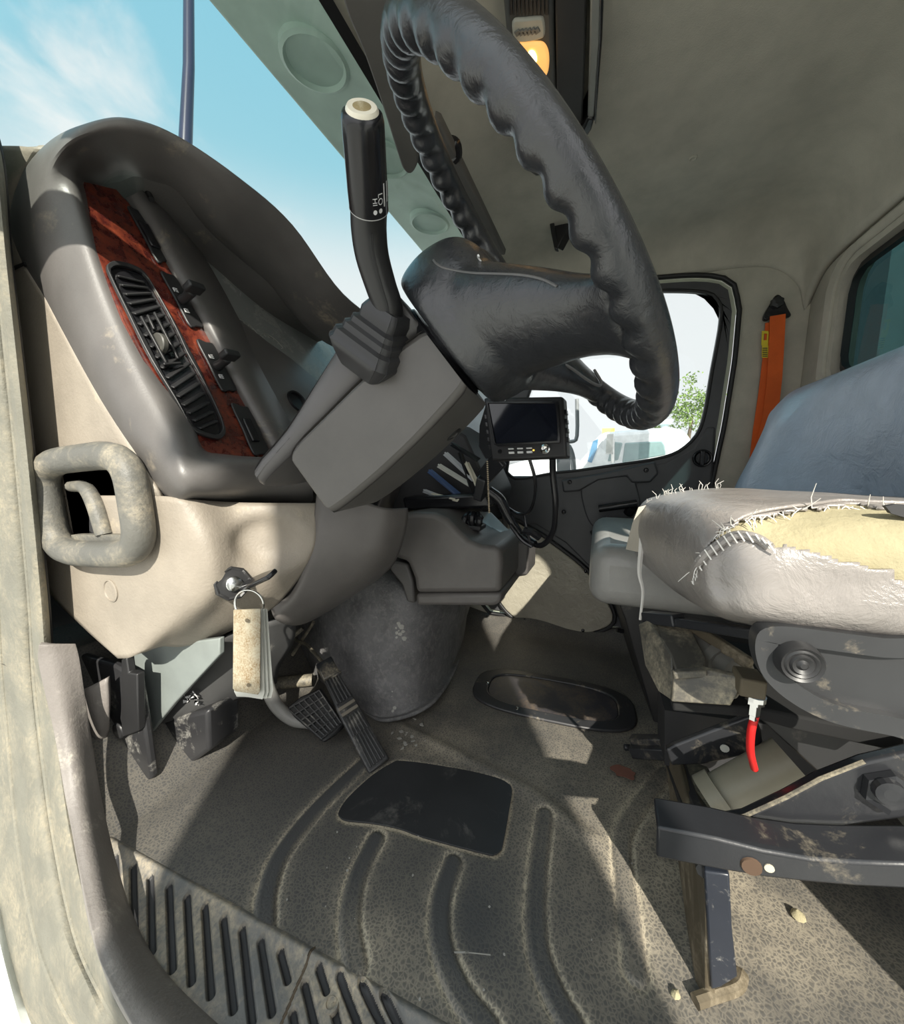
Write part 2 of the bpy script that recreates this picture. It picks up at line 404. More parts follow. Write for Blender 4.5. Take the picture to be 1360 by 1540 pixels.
# red smear + white scuff and crumbs stay as marks on the mat
def blob(cx, cy, rx, ry, z, n=14, jit=.3):
    return [V(cx+rx*math.cos(a)*(1+jit*random.uniform(-1, 1)), cy+ry*math.sin(a)*(1+jit*random.uniform(-1, 1)), z) for a in [2*math.pi*k/n for k in range(n)]]
red_ = build('red_smear', prism([V(q[0], q[1], .004) for q in spline([tuple(p) for p in blob(P(938, 1163, Z=0).x, P(938, 1163, Z=0).y, .022, .035, 0)], 3, True)], (0, 0, .0012)), mat('faded red smear', (.20, .085, .06), .8), floor); red_['label'] = 'faded red paint smear'
sc = []
for k in range(16):
    c_ = P(618+random.gauss(0, 14), 1108+random.gauss(0, 12), Z=0); sc.append(prism(blob(c_.x, c_.y, random.uniform(.002, .007), random.uniform(.002, .007), .003, 7, .5), (0, 0, .0012)))
build('white_scuff', sc, mat('chalky scuff', (.36, .35, .32), .9), floor)['kind'] = 'stuff'
sc = [bar(P(652, 1433, Z=.003), P(705, 1432, Z=.003), .0022, .0012), bar(P(700, 1432, Z=.003), P(738, 1436, Z=.003), .0012, .0012)]
for k in range(26):
    c_ = P(random.uniform(420, 960), random.uniform(1180, 1530), Z=0); r_ = random.uniform(.0008, .0022); sc.append(prism(blob(c_.x, c_.y, r_, r_, .0015, 6, .3), (0, 0, .0016)))
ck_ = build('chalk_scratch', sc, mat('chalky scuff', (0, 0, 0)), floor); ck_['kind'] = 'stuff'
# ---- oval cover on the floor
def ovalpts(cx, cy, ax, ay, rot, z, n=40, e=3.2):
    o = []
    for k in range(n):
        a = 2*math.pi*k/n; x = ax*abs(math.cos(a))**(2/e)*math.copysign(1, math.cos(a)); y = ay*abs(math.sin(a))**(2/e)*math.copysign(1, math.sin(a))
        o.append(V(cx+x*math.cos(rot)-y*math.sin(rot), cy+x*math.sin(rot)+y*math.cos(rot), z))
    return o
q = [P(a, b, Z=.01) for a, b in ((712, 1030), (958, 1078), (822, 1006), (838, 1085))]
oc = (q[0]+q[1]+q[2]+q[3])/4; orot = math.atan2((q[0]-q[1]).y, (q[0]-q[1]).x); oay = .135; oax = (q[0]-q[1]).length/2
cover = thing('floor_access_cover', 'oval dark access cover with screws set in the rubber floor', 'floor cover', (oc.x, oc.y, 0))
covm = mat('tarnished cover', (.045, .043, .05), .33, ((.20, .15, .10), .6, 9))
build('rim', ring(ovalpts(oc.x, oc.y, oax, oay, orot, .001), ovalpts(oc.x, oc.y, oax*.80, oay*.74, orot, .004), (0, 0, .010)), mat('cover rim rubber', (.03, .03, .032), .4, (DUST, .35, 8)), cover, bevel=.004)
build('plate', prism(ovalpts(oc.x, oc.y, oax*.80, oay*.74, orot, .002), (0, 0, .007)), covm, cover, bevel=.003)
for a, b in ((733, 1028), (778, 1066)):
    p = P(a, b, Z=.012); build('screw', lathe(p, (0, 0, 1), [(-.002, .007), (.003, .007), (.006, .003)], 12), M['chrome'], cover)
# ---- sill tread plates
def seamY(x): return np.interp(x, [.30, .355, .395, .43], [P(425, 1545, Z=-.02).y, P(436, 1520, Z=-.02).y, P(455, 1470, Z=-.012).y, P(470, 1433, Z=-.004).y])
def tread_z(x, y): return -.004-.16*np.clip(.425-x, 0, 1)+.009*np.exp(-((x-.428)/.010)**2)
S1 = [((174, 1289), (177, 1345)), ((201, 1304), (203, 1400)), ((227, 1320), (229, 1432)), ((255, 1335), (260, 1458)), ((282, 1351), (289, 1476)), ((309, 1366), (318, 1496)), ((337, 1384), (352, 1518)), ((365, 1400), (380, 1536)), ((393, 1417), (410, 1524)), ((423, 1434), (434, 1480))]
S2 = [((481, 1459), (492, 1497)), ((503, 1515), (512, 1560)), ((512, 1472), (541, 1550)), ((545, 1485), (582, 1560)), ((578, 1503), (612, 1570)), ((459, 1479), (474, 1545)), ((441, 1520), (447, 1560))]
def slots(lst):
    o = []
    for a, b in lst:
        p = P(*a, Z=-.008); r = P(*b, Z=-.02); o.append([(p.x, p.y), (r.x, r.y)])
    return o
SL1, SL2 = slots(S1), slots(S2)
TB = [P(a, b, Z=z) for a, b, z in ((158, 1262, -.005), (180, 1330, -.012), (200, 1400, -.02), (245, 1480, -.028), (300, 1545, -.034), (380, 1600, -.04), (470, 1660, -.04))]
TBY = [p.y for p in TB][::-1]; TBX = [p.x for p in TB][::-1]
def tread_ok(x, y): return x > np.interp(y, TBY, TBX)-.038
def mk_tread(name, label, SL, y0, y1, keep):
    def d_(x, y):
        d = np.full(x.shape, 9.)
        for s in SL: d = np.minimum(d, seg_dist(x, y, s))
        return d
    o = hfield(name, .235, .437, y0, y1, .0012, lambda x, y: tread_z(x, y)-.011*np.clip((.0080-d_(x, y))/.0045, 0, 1), [M['tread'], M['treadgap']], mf=lambda x, y: (d_(x, y) < .0054).astype(int), keep=keep)
    return tag(o, label, 'sill plate')
tr1 = mk_tread('sill_tread_plate', 'long dusty ribbed sill tread plate ahead of the seam', SL1, seamY(.43)-.09, 1.12, lambda x, y: (y > seamY(x)+.0025) & tread_ok(x, y) & (y < 1.05))
tr2 = mk_tread('sill_tread_plate', 'short ribbed sill tread plate with a round screw behind the seam', SL2, -.3, seamY(.43)+.02, lambda x, y: (y < seamY(x)-.0025) & tread_ok(x, y))
build('seam_strip', tube([V(x, float(seamY(x)), float(tread_z(np.array(x), 0))-.005) for x in (.437, .43, .41, .395, .375, .355, .33, .30)], .0055, 6), mat('seam brown', (.10, .075, .05), .8), tr2)  # dark brown strip closing the see-through gap between the plates
p = P(498, 1512, Z=-.012); build('screw', lathe(p, (0, 0, 1), [(-.006, .012), (.004, .012), (.005, .008), (.002, .007), (.003, .004)], 16), M['tread'], tr2)
# ================================================================ WALLS, CEILING
XR = 1.90; YB = -.71
cxs = [.22, .27, .38, .9, 1.4, 1.68, 1.80, 1.865, 1.89]; czs = [1.69, 1.705, 1.72, 1.73, 1.735, 1.732, 1.715, 1.66, 1.585]
cys = [.50, .44, .34, .22, 0, -.3, -.5, -.60, -.67, -.70]; co_ = [-.075, -.045, -.012, 0, 0, 0, -.004, -.03, -.10, -.22]
ceil = build('ceiling', gridsurf([[V(x, y, max(z+o, 1.40 if y < -.6 else 1.52)) for x, z in zip(cxs, czs)] for y, o in zip(cys, co_)], 5), M['headliner'], solid=.02, off=0)
struct(ceil, 'olive grey moulded headliner over the whole cab', 'ceiling')
gr = P(1043, 236, Z=1.728)
g_ = build('grommet', lathe(gr, (0, 0, -1), [(-.01, .012), (.004, .012), (.006, .008), (.003, .004)], 16), M['headliner'], ceil)
# vent perforations in the headliner corner
vh = []
for i in range(9):
    for j in range(2 if i % 2 else 3):
        a = P(1212+i*5.6+j*9, 298-i*7.0+j*2.2, Z=1.715); vh.append(lathe(a, (0, 0, -1), [(-.003, .0042), (.0006, .0042)], 8))
hole = build('vent_holes', vh, M['lampdark'], ceil); hole['kind'] = 'stuff'
rw_o = resample([V(.34, YB, -.2), V(XR, YB, -.2), V(XR, YB, 1.66), V(.34, YB, 1.66)], 64)
def rr_world(x0, x1, z0, z1, r, y, n=64):
    c = [V((x0+x1)/2+a, y, (z0+z1)/2+b) for a, b in rrect((x1-x0)/2, (z1-z0)/2, r)]
    k = len(c)//4*2; c = c[k+2:]+c[:k+2]
    return resample(c, n)
W0 = P(1257, 560, Y=YB); W1 = P(1287, 408, Y=YB)
wx1 = W0.x+.01; wz0 = W0.z; wz1 = W1.z+.01
def align(o, i):
    k = min(range(len(i)), key=lambda j: (i[j]-o[0]).length); i = i[k:]+i[:k]
    if (i[len(i)//4]-o[len(o)//4]).length > (i[-len(i)//4]-o[len(o)//4]).length: i = [i[0]]+i[:0:-1]
    return i
wi = align(rw_o, rr_world(.70, wx1+.03, wz0-.035, wz1+.03, .07, YB))
wallb = build('wall_rear', ring(rw_o, wi, (0, -.06, 0)), M['headliner'], bevel=.02, seg=3)
struct(wallb, 'olive grey rear cab wall around the rear window', 'wall')
wf = align(rw_o, rr_world(.70, wx1+.03, wz0-.035, wz1+.03, .07, YB-.045)); wg = align(wf, rr_world(.72, wx1, wz0, wz1, .06, YB-.03))
w2 = build('window_2', ring(wf, wg, (0, .02, 0)), M['rubber']); struct(w2, 'rear cab window in a black rubber seal', 'window')
build('pane', prism(wg, (0, -.006, 0)), G_rear, w2)
build('surround', ring(align(wi, rr_world(.64, wx1+.09, wz0-.085, wz1+.075, .11, YB+.002)), align(wi, rr_world(.67, wx1+.055, wz0-.055, wz1+.05, .09, YB-.004)), (0, .012, 0)), M['headliner'], wallb, bevel=.005)
# door opening on the far side (points measured on the plane of the far side)
XD = 1.885
dop = pixo([(800, 428), (900, 423), (1040, 412), (1085, 414), (1106, 428), (1115, 462), (1108, 540), (1092, 640), (1072, 732)], X=XD)
dl = [V(XD, P(1072, 732, X=XD).y+.03, .25), V(XD, -.30, .035), V(XD, .50, .035), V(XD, .66, .20), V(XD, .64, .70), V(XD, .44, 1.2)]
dout = resample(dop+dl, 96)
ro = align(dout, resample([V(XD, YB, -.2), V(XD, 1.3, -.2), V(XD, 1.3, 1.0), V(XD, .5, 1.66), V(XD, YB, 1.66)], 96))
wallr = build('wall_right', ring(ro, dout, (.06, 0, 0)), M['headliner'], bevel=.008)
struct(wallr, 'olive grey far side wall and pillar around the passenger door', 'wall')
# ---- passenger door
def inset(pts, d):
    c = sum(pts, V(0, 0, 0))/len(pts); n = len(pts); o = []
    for i, p in enumerate(pts):
        t = (pts[(i+2) % n]-pts[i-2]).normalized(); nn = V(0, -t.z, t.y)
        if nn.dot(c-p) < 0: nn = -nn
        o.append(p+nn*d)
    return o
glasso = resample(pixo([(762, 711), (840, 712), (920, 702), (1000, 689), (1038, 668), (1058, 635), (1072, 560), (1086, 480), (1080, 452), (1060, 440), (1000, 437), (900, 441), (850, 442), (806, 560)], 4, X=XD), 96)
door = build('door_1', ring(dout, align(dout, inset(dout, .016)), (-.022, 0, 0)), M['rubber'], bevel=.006)
struct(door, 'dark grey passenger door across the cab with big window', 'door')
b1 = align(dout, inset(dout, .016)); b2 = align(dout, inset(dout, .034))
pl_ = build('painted_edge', ring(b1, b2, (.012, 0, 0)), mat('door edge paint', (.55, .58, .46), .4), door); pl_['label'] = 'pale green painted door edge'
gi = align(dout, glasso)
build('window_frame', ring(b2, gi, (-.018, 0, 0)), M['door'], door, bevel=.006)
pane = build('pane', prism([p+V(.008, 0, 0) for p in glasso], (.004, 0, 0)), G_side, door)
build('window_seal', ring(glasso, align(glasso, inset(glasso, .012)), (-.024, 0, 0)), M['rubber'], door, bevel=.004)
XP = XD-.02
dp = pixo([(737, 722), (760, 716), (860, 716), (930, 706), (1000, 694), (1042, 672), (1062, 640), (1079, 640), (1072, 735), (1000, 830), (905, 872), (884, 852), (850, 818), (805, 790), (765, 790)], X=XP)
dpan = build('door_panel', prism(dp, (.03, 0, 0)), M['door'], door, bevel=.012, seg=3)
kp = [Vector(q) for q in spline(pixo([(752, 780), (805, 800), (832, 818), (880, 856), (912, 900), (919, 935), (868, 951), (800, 940), (757, 908), (735, 850)], X=XP+.008), 5, True)]
build('kick_panel', prism([p-V(.024, 0, 0) for p in kp], (.02, 0, 0)), M['kick'], door, bevel=.006)['label'] = 'embossed beige lower door panel'
kp = [p-V(.026, 0, 0) for p in kp]
build('kick_trim', ring(resample(kp, 60), align(resample(kp, 60), inset(resample(kp, 60), -.018)), (.024, 0, 0)), M['rubber'], door, bevel=.005)
for a, b in ((881, 859), (790, 932), (877, 948), (901, 880)):
    build('screw', lathe(P(a, b, X=XP-.018), (-1, 0, 0), [(0, .008), (.006, .007), (.008, .003)], 10), M['black'], door)
XH = XP-.004
build('armrest_pocket', prism(pixo([(874, 735), (890, 722), (945, 716), (960, 740), (962, 770), (940, 790), (905, 798), (884, 780)], 4, X=XH), (-.012, 0, 0)), M['door'], door, bevel=.010, seg=3)
build('upper_strip', prism(pixo([(845, 722), (905, 712), (985, 694), (990, 712), (978, 725), (950, 726), (942, 716), (900, 722), (872, 738), (848, 740)], X=XH), (-.02, 0, 0)), M['door'], door, bevel=.008, seg=3)
build('pull_handle', [tube([P(901, 765, X=XH-.03), P(930, 761, X=XH-.034), P(958, 757, X=XH-.03)], .017, 10, 4), tube([P(945, 772, X=XH-.01), P(952, 762, X=XH-.03)], .022, 10)], M['black'], door)
build('lock_knob', [lathe(P(1056, 689, X=XP), (-1, 0, 0), [(0, .036), (.012, .036), (.014, .030), (.006, .026), (.006, .01)], 20), box(P(1056, 689, X=XP-.012), .012, .008, .03)], M['black'], door, bevel=.003)
for a, b in ((972, 707), (857, 725), (848, 770)): build('bolt', lathe(P(a, b, X=XH-.018), (-1, 0, 0), [(0, .011), (.006, .010), (.004, .006), (.005, .003)], 12), M['black'], door)
# front pillar trim beyond the column
fp = struct(build('trim_1', [prism(pixo([(700, 540), (742, 590), (760, 712), (775, 770), (790, 800), (740, 800), (640, 745), (640, 600)], X=1.87), (.03, 0, 0))], mat('pillar trim', (.62, .68, .73), .42), bevel=.008), 'grey front pillar trim brightened by painted window light behind the monitor', 'trim')  # windshield light on the trim is put into its colour
build('bolt', lathe(P(716, 668, X=1.868), (-1, 0, 0), [(0, .020), (.012, .018), (.008, .009), (.012, .004)], 14), M['chrome'], fp)
build('grab_bar', tube([P(742, 745, X=1.84), P(757, 765, X=1.82), P(760, 790, X=1.82), P(755, 800, X=1.84)], .014, 8, 5), M['knee'], fp)
# ---- firewall
wfw = build('wall_front', [prism([V(.52, 1.50, -.1), V(1.9, 1.50, -.1), V(1.9, 1.50, 1.05), V(.52, 1.50, 1.05)], (0, .03, 0))], mat('firewall mat', (.05, .05, .05), .9, (DUST, .3, 5)))
struct(wfw, 'dark insulated firewall under the dashboard', 'wall')
# ---- driver side: body pillars and rails around the open doorway (mostly beside or behind the viewer)
jr = [(60, [-150, -125, -110, -85, -70, -58, -50]), (160, [-120, -95, -82, -58, -44, -32, -24]), (245, [-92, -68, -55, -32, -18, -8, 0]), (400, [-72, -48, -34, -14, -2, 8, 13]), (700, [-55, -32, -14, 12, 28, 42, 48]), (900, [-50, -25, 0, 30, 46, 62, 68]), (1000, [-45, -20, 5, 35, 52, 70, 76]), (1100, [-35, -12, 14, 44, 62, 84, 90]),
      (1250, [-20, 2, 28, 62, 82, 106, 114]), (1400, [5, 25, 55, 92, 114, 140, 148]), (1500, [30, 55, 92, 135, 158, 182, 192]), (1580, [60, 95, 140, 186, 208, 232, 245])]
xo = [.318, .308, .305, .296, .306, .298, .325]
def jx(y): return .135*float(np.clip((1500-y)/450, 0, 1))
jam = build('door_seal', gridsurf([[P(px_, y, X=xx+jx(y)) for px_, xx in zip(xs, xo)] for y, xs in jr], 8), M['jamb'], solid=.012, off=0)
tag(jam, 'dusty grey green rubber seal running down the doorway edge', 'seal')
for k_, c_, r_, m_ in ((2, 0, .007, M['jamb']), (4, 0, .006, M['jamb']), (6, 4, .004, M['rubber'])):
    build('seal_bead' if k_ < 6 else 'seal_lip', tube([P(xs[k_]+c_, y, X=xo[k_]+jx(y)-.004) for y, xs in jr], r_, 8, 6), m_, jam)
body = build('wall_left', gridsurf([[P(xs[0]-160, y, X=.30+jx(y)), P(xs[0]-60, y, X=.31+jx(y)), P(xs[0]-8, y, X=.30+jx(y)), P(xs[1], y, X=.35+jx(y)), P(xs[6], y, X=.36+jx(y))] for y, xs in jr], 6), M['paint'], solid=.012, off=0)
body2 = [tube([V(.18, 1.60, 1.28), V(.18, .52, 1.67)], .05, 8), boxb(.14, .26, -.85, .52, 1.70, 1.80), boxb(.12, .26, -1.02, -.88, -.3, 1.74), boxb(.10, .235, -.8, .5, -.36, -.10)]
b2o = build('roof_rail', body2, M['paint'], body, bevel=.02)
struct(body, 'white painted cab body around the open driver doorway', 'wall')
tp = [(968, [60, 78, 112]), (1000, [62, 85, 120]), (1100, [84, 105, 132]), (1200, [100, 122, 148]), (1300, [117, 142, 170]), (1400, [137, 166, 203]), (1470, [160, 196, 246]), (1540, [196, 246, 315]), (1600, [240, 300, 390])]
xt = [.335, .350, .385]
trm = build('pillar_trim', gridsurf([[P(x, y, X=xx+dx_) for x, xx in zip(xs, xt)] for (y, xs), dx_ in zip(tp, (.08, .08, .075, .05, .005, -.04, -.062, -.085, -.10))], 6), mat('scuffed trim', (.20, .182, .168), .5, ((.58, .54, .46), .32, 10), ('noise', 130, .3)), solid=.012, off=0, bevel=.003)
tag(trm, 'scuffed grey brown plastic trim strip at the foot of the doorway pillar', 'trim')
# sill body below the tread plates
sb = build('trim_2', boxb(.20, .44, -.85, .62, -.26, -.075), M['jamb'], bevel=.01); struct(sb, 'dusty door sill below the tread plates', 'trim')
# ---- windshield and what is seen through it
def wsp(x, t): return V(x, .485+(1.62-.485)*t, 1.645+(1.28-1.645)*t)
w1 = build('window_1', [bar(wsp(.18, 0), wsp(1.88, 0), .02, .03, (0, .5, .8)), bar(wsp(.18, 1), wsp(1.88, 1), .02, .03, (0, .5, .8)), bar(wsp(1.87, 0), wsp(1.87, 1), .03, .03, (0, .5, .8))], M['rubber'])
struct(w1, 'windshield in black rubber', 'window')
build('pane', prism([wsp(.18, 0), wsp(1.88, 0), wsp(1.88, 1), wsp(.18, 1)], V(0, .3, .95)*.006), G_ws, w1)
vis = thing('exterior_sun_visor', 'pale painted outer sun visor above the windshield', 'outer visor', (1.0, .6, 1.72))
vq = lambda x, t, d=0: V(x, .50+.26*t, 1.70+.085*t-.03*t*t-d)
vg = [[vq(x, t) for x in (.1, .5, .9, 1.3, 1.6, 1.85)] for t in (0, .3, .6, .9, 1.0)]
build('shell', gridsurf(vg, 4), M['visor_paint'], vis, solid=.02, off=0)
for x in (.58, .80, 1.10, 1.42):
    cc = vq(x, .48, .016); build('lamp_recess', lathe(cc, (0, .08, -1), [(-.012, .075), (.006, .074), (.010, .066), (.002, .060), (.0, .02)], 28), M['visor_paint'], vis)
ant = tag(build('antenna', tube([V(P(277, 260, Y=1.75).x, 1.75, -1.24), P(277, 260, Y=1.75), P(279, 215, Y=1.75), P(284, 100, Y=1.76), P(284, -40, Y=1.78), P(283, -120, Y=1.80)], [.026, .026, .026, .022, .020, .020], 10), mat('antenna blue black', (.015, .02, .05), .3)), 'black rod standing up outside the windshield', 'antenna')
# ================================================================ DASHBOARD (near end)
dash = thing('dashboard', 'beige and grey dashboard with burl trim, vent and hooded gauges', 'dashboard', (.6, .85, .75))
# beige end panel and lower bulge
A_ = [[(10, 405), (22, 403), (38, 400)], [(14, 470), (42, 465), (78, 460)], [(22, 560), (74, 556), (130, 552)], [(33, 660), (105, 655), (190, 652)], [(45, 745), (150, 745), (243, 746)]]
A_ = [[(x, y, .50) for x, y in r] for r in A_]
B_ = [[(45, 745, .5), (150, 745, .5), (243, 746, .5), (287, 752, .522), (345, 756, .60), (420, 757, .67), (478, 757, .73)],
      [(55, 815, .5), (150, 815, .5), (245, 815, .5), (308, 820, .520), (360, 815, .59), (420, 812, .65), (476, 815, .71)],
      [(70, 880, .5), (150, 885, .5), (250, 885, .5), (312, 885, .524), (350, 885, .575), (402, 880, .635), (455, 860, .70)],
      [(120, 935, .5), (170, 935, .5), (235, 940, .505), (275, 936, .525), (312, 935, .575), (360, 928, .63), (415, 908, .69)],
      [(180, 989, .5), (197, 988, .5), (217, 979, .51), (243, 970, .54), (275, 970, .585), (322, 958, .64), (382, 928, .69)]]
gv, gf = gridsurf(B_, 8)
bc = P(372, 835, X=.60)
nv = []
for p in gv:                                                       # thumb dish round the ignition lock
    px, py = pix(p); d = math.hypot((px-402)/66, (py-815)/46); k = max(0, 1-d*d)
    nv.append((p[0]+.01*k, p[1]+.030*k*k*(3-2*k), p[2]))
build('end_panel', [gridsurf(A_, 6), (nv, gf)], M['beige'], dash, solid=.008, off=0)
st = [[(5, 262, .5), (20, 300, .5), (12, 345, .5), (9, 395, .5)], [(-10, 275, .49), (2, 310, .49), (0, 350, .49), (0, 398, .49)]]
build('end_panel_top', gridsurf([[(-45, y, .515), (-10, y, .505), (20+d, y, .505), (55+d, y, .53)] for y, d in ((222, 25), (262, 5), (300, -5), (340, 0), (380, 8), (403, 12))], 5), M['beige'], dash, solid=.01, off=0)
build('panel_gap', tube([P(8, 411, X=.498), P(22, 404, X=.497), P(40, 397, X=.498)], .0045, 6), M['rubber'], dash)
build('cap', lathe(P(168, 888, X=.497), (-1, .05, 0), [(-.004, .026), (.003, .026), (.0042, .023), (.0012, .0215), (.0012, .001)], 24), M['beige'], dash)
# hood and bezel: swept section outer -> crest -> inner
BZ = [[(470, 753, .77), (471, 738, .75), (472, 715, .74), (462, 697, .76), (452, 690, .80)],
      [(385, 751, .67), (390, 738, .645), (398, 712, .64), (405, 694, .66), (405, 688, .70)],
      [(305, 749, .545), (312, 738, .53), (335, 705, .55), (345, 690, .575), (345, 684, .61)],
      [(262, 747, .50), (272, 722, .488), (288, 690, .512), (305, 680, .552), (310, 675, .59)],
      [(215, 701, .50), (237, 681, .485), (264, 650, .51), (285, 640, .55), (292, 638, .58)],
      [(150, 606, .50), (186, 600, .485), (221, 575, .51), (245, 572, .55), (252, 570, .58)],
      [(85, 490, .50), (130, 489, .485), (171, 470, .51), (194, 470, .55), (202, 470, .58)],
      [(38, 399, .50), (86, 390, .485), (135, 375, .51), (158, 385, .55), (168, 385, .58)],
      [(14, 335, .50), (60, 322, .485), (112, 302, .51), (132, 300, .55), (145, 305, .58)],
      [(34, 262, .50), (70, 260, .485), (106, 252, .515), (128, 272, .56), (145, 285, .60)],
      [(75, 212, .50), (100, 216, .49), (128, 225, .53), (150, 255, .58), (170, 275, .63)],
      [(125, 187, .51), (145, 196, .515), (165, 214, .55), (185, 250, .61), (205, 275, .66)],
      [(182, 178, .54), (197, 193, .545), (207, 218, .58), (225, 265, .65), (240, 300, .72)],
      [(255, 203, .60), (265, 218, .605), (270, 245, .64), (275, 300, .72), (282, 335, .80)],
      [(350, 264, .70), (350, 283, .705), (345, 315, .74), (345, 365, .82), (350, 385, .90)],
      [(435, 338, .84), (430, 352, .84), (420, 385, .88), (410, 425, .95), (412, 440, 1.0)],
      [(512, 441, 1.02), (507, 455, 1.02), (495, 480, 1.04), (480, 500, 1.08), (478, 508, 1.12)],
      [(585, 496, 1.25), (580, 508, 1.25), (570, 525, 1.27), (560, 540, 1.30), (555, 546, 1.33)]]
rows = []
for i, r in enumerate(BZ):
    w = [as3(p) for p in r]; t = min(1, max(0, (i-8)/4))
    back = w[0]+V(.03*(1-t), .05*(1-t)+.20*t, -.02*(1-t)+.005*t); back2 = back+V(.04*(1-t), .06+.26*t, -.02-.03*t)
    rows.append([back2, back]+w)
build('hood', gridsurf(rows, 6), M['bezel'], dash)
# fascia plane
fa, fb = P(130, 285, X=.555), P(300, 678, X=.56)
fn = (fb-fa).cross(V(1, 0, 0)).normalized()
if fn.y > 0: fn = -fn
FU = (fa-fb).normalized()
fp_ = lambda x, y, d=0: PL(x, y, fa+fn*d, fn)
wood = build('burl_panel', prism([fp_(*q) for q in ((120, 272), (175, 285), (215, 330), (265, 412), (318, 505), (365, 600), (418, 700), (300, 705), (285, 660), (240, 590), (185, 480), (135, 350))], fn*-.012), M['wood'], dash)
# vent
vo = [fp_(*q) for q in ((158, 402), (172, 396), (196, 402), (214, 412), (232, 440), (262, 492), (300, 565), (328, 625), (336, 652), (326, 663), (300, 656), (284, 645), (262, 606), (222, 540), (188, 472), (162, 418))]
vo = resample([Vector(q) for q in spline(vo, 4, True)], 80)
cvo = sum(vo, V(0, 0, 0))/80
vi = [p+(cvo-p).normalized()*.010 for p in vo]
vent = build('air_vent', ring([p+fn*.002 for p in vo], [p+fn*.002 for p in vi], fn*.008), M['dark'], dash, bevel=.003)
build('vent_cavity', prism([p-fn*.0 for p in vi], fn*.002), M['black'], vent)
def quadl(a, b, t): return (a[0]+(b[0]-a[0])*t, a[1]+(b[1]-a[1])*t)
Lp = [(172, 408), (198, 468), (233, 538), (268, 600), (302, 650)]; Rp = [(212, 420), (236, 458), (268, 516), (300, 580), (328, 640)]
Ls = [tuple(x) for x in spline([(a, b, 0) for a, b in Lp], 8)]; Rs = [tuple(x) for x in spline([(a, b, 0) for a, b in Rp], 8)]
NS = 17
for i in range(NS):
    t = (i+.5)/NS*32; k = int(t); f_ = t-k
    a = quadl(Ls[k], Ls[min(k+1, 32)], f_); b = quadl(Rs[k], Rs[min(k+1, 32)], f_)
    A, B = fp_(*a, .003), fp_(*b, .003)
    up = FU*.8+fn*.6
    build('slat', bar(A, B, .013, .0045, up), M['dark'], vent, bevel=.0015)
for (a, b) in (((212, 476), (250, 546)), ((232, 470), (268, 540)), ((222, 474), (232, 496)), ((246, 548), (272, 546))):
    build('vent_bar', bar(fp_(*a, .012), fp_(*b, .012), .005, .006, fn), M['dark'], vent, bevel=.0015)
tw = fp_(240, 517, .010); build('thumb_wheel', lathe(tw-V(.006, 0, 0), (1, 0, 0), [(0, .019), (.002, .021), (.010, .021), (.012, .019)], 26), mat('thumb wheel', (.07, .068, .06), .5, (DUST, .3, 30)), vent)
# switches
def glyphs(c, u, w, parent, seed):
    r = random.Random(seed); g = []
    for k in range(3):
        g.append(bar(c+u*(.004*(k-1))-w*.004, c+u*(.004*(k-1))+w*r.uniform(.001, .006), .0016, .0012, fn))
    g.append(bar(c-u*.005+w*.006, c+u*.004+w*.006, .0016, .0012, fn))
    build('symbol', g, M['glyph'], parent)
SW = [((190, 312), (214, 322), (254, 392), (236, 396), 0), ((240, 410), (262, 418), (304, 492), (284, 492), 1), ((294, 512), (320, 520), (354, 588), (332, 588), 1), ((346, 608), (374, 616), (405, 684), (380, 684), 0)]
for i, (a, b, c_, d, tg) in enumerate(SW):
    q = [fp_(*z, .001) for z in (a, b, c_, d)]; q = resample([Vector(z) for z in spline([q[0], q[0]*.5+q[1]*.5, q[1], q[1]*.5+q[2]*.5, q[2], q[2]*.5+q[3]*.5, q[3], q[3]*.5+q[0]*.5], 4, True)], 40)
    sw = build('switch', prism(q, fn*.006), M['dark'], dash, bevel=.002)
    cc = sum(q, V(0, 0, 0))/40
    ctr = fp_((a[0]+b[0]+c_[0]+d[0])/4, (a[1]+b[1]+c_[1]+d[1])/4, .006)
    u = (fp_(*a, .006)-fp_(*d, .006)).normalized(); w = fn.cross(u).normalized()
    if tg:
        build('toggle', [tube([ctr+fn*.002, ctr+fn*.020-u*.002, ctr+fn*.042-u*.001], [.012, .010, .012], 12, 4), box(ctr+fn*.052-u*.0, u*.008, w*.020, fn*.014)], M['dark'], sw, bevel=.005, seg=3)
    else:
        build('rocker', box(ctr+fn*.004, u*.030, w*.011, fn*.004), M['black'], sw, bevel=.003)
    s0 = 1 if i else -1
    glyphs(ctr+fn*.0045+u*.030*(.8 if tg else .55)+w*.002, u, w, sw, i)
    glyphs(ctr+fn*.0045-u*.030*(.9 if tg else .55)+w*.002, u, w, sw, i+9)
# divider roll between burl trim and gauges
rb = [(205, 290, .012), (232, 330, .014), (262, 385, .016), (300, 450, .016), (340, 525, .016), (380, 598, .016), (415, 660, .014), (440, 705, .01)]
build('divider', gridsurf([[fp_(x-16+i, y+8, -.004) for i in (0,)]+[fp_(x-8, y+4, .014), fp_(x+4, y-2, .026), fp_(x+18, y-10, .016), fp_(x+32, y-22, -.03)] for i, (x, y, d) in enumerate(rb)], 5), M['bezel'], dash)
build('gauge_surround', gridsurf([[fp_(338, 462, -.005), fp_(352, 474, -.03), fp_(400, 512, -.035), fp_(445, 545, -.035), fp_(500, 592, -.03)], [fp_(362, 520, .0), fp_(378, 530, -.012), fp_(412, 560, -.018), fp_(455, 590, -.02), fp_(505, 630, -.02)], [fp_(400, 605, .0), fp_(414, 610, -.006), fp_(440, 632, -.010), fp_(470, 655, -.01), fp_(510, 690, -.01)], [fp_(430, 690, .0), fp_(440, 695, .0), fp_(455, 702, .0), fp_(475, 712, .0), fp_(515, 730, .0)]], 5), M['bezel'], dash)
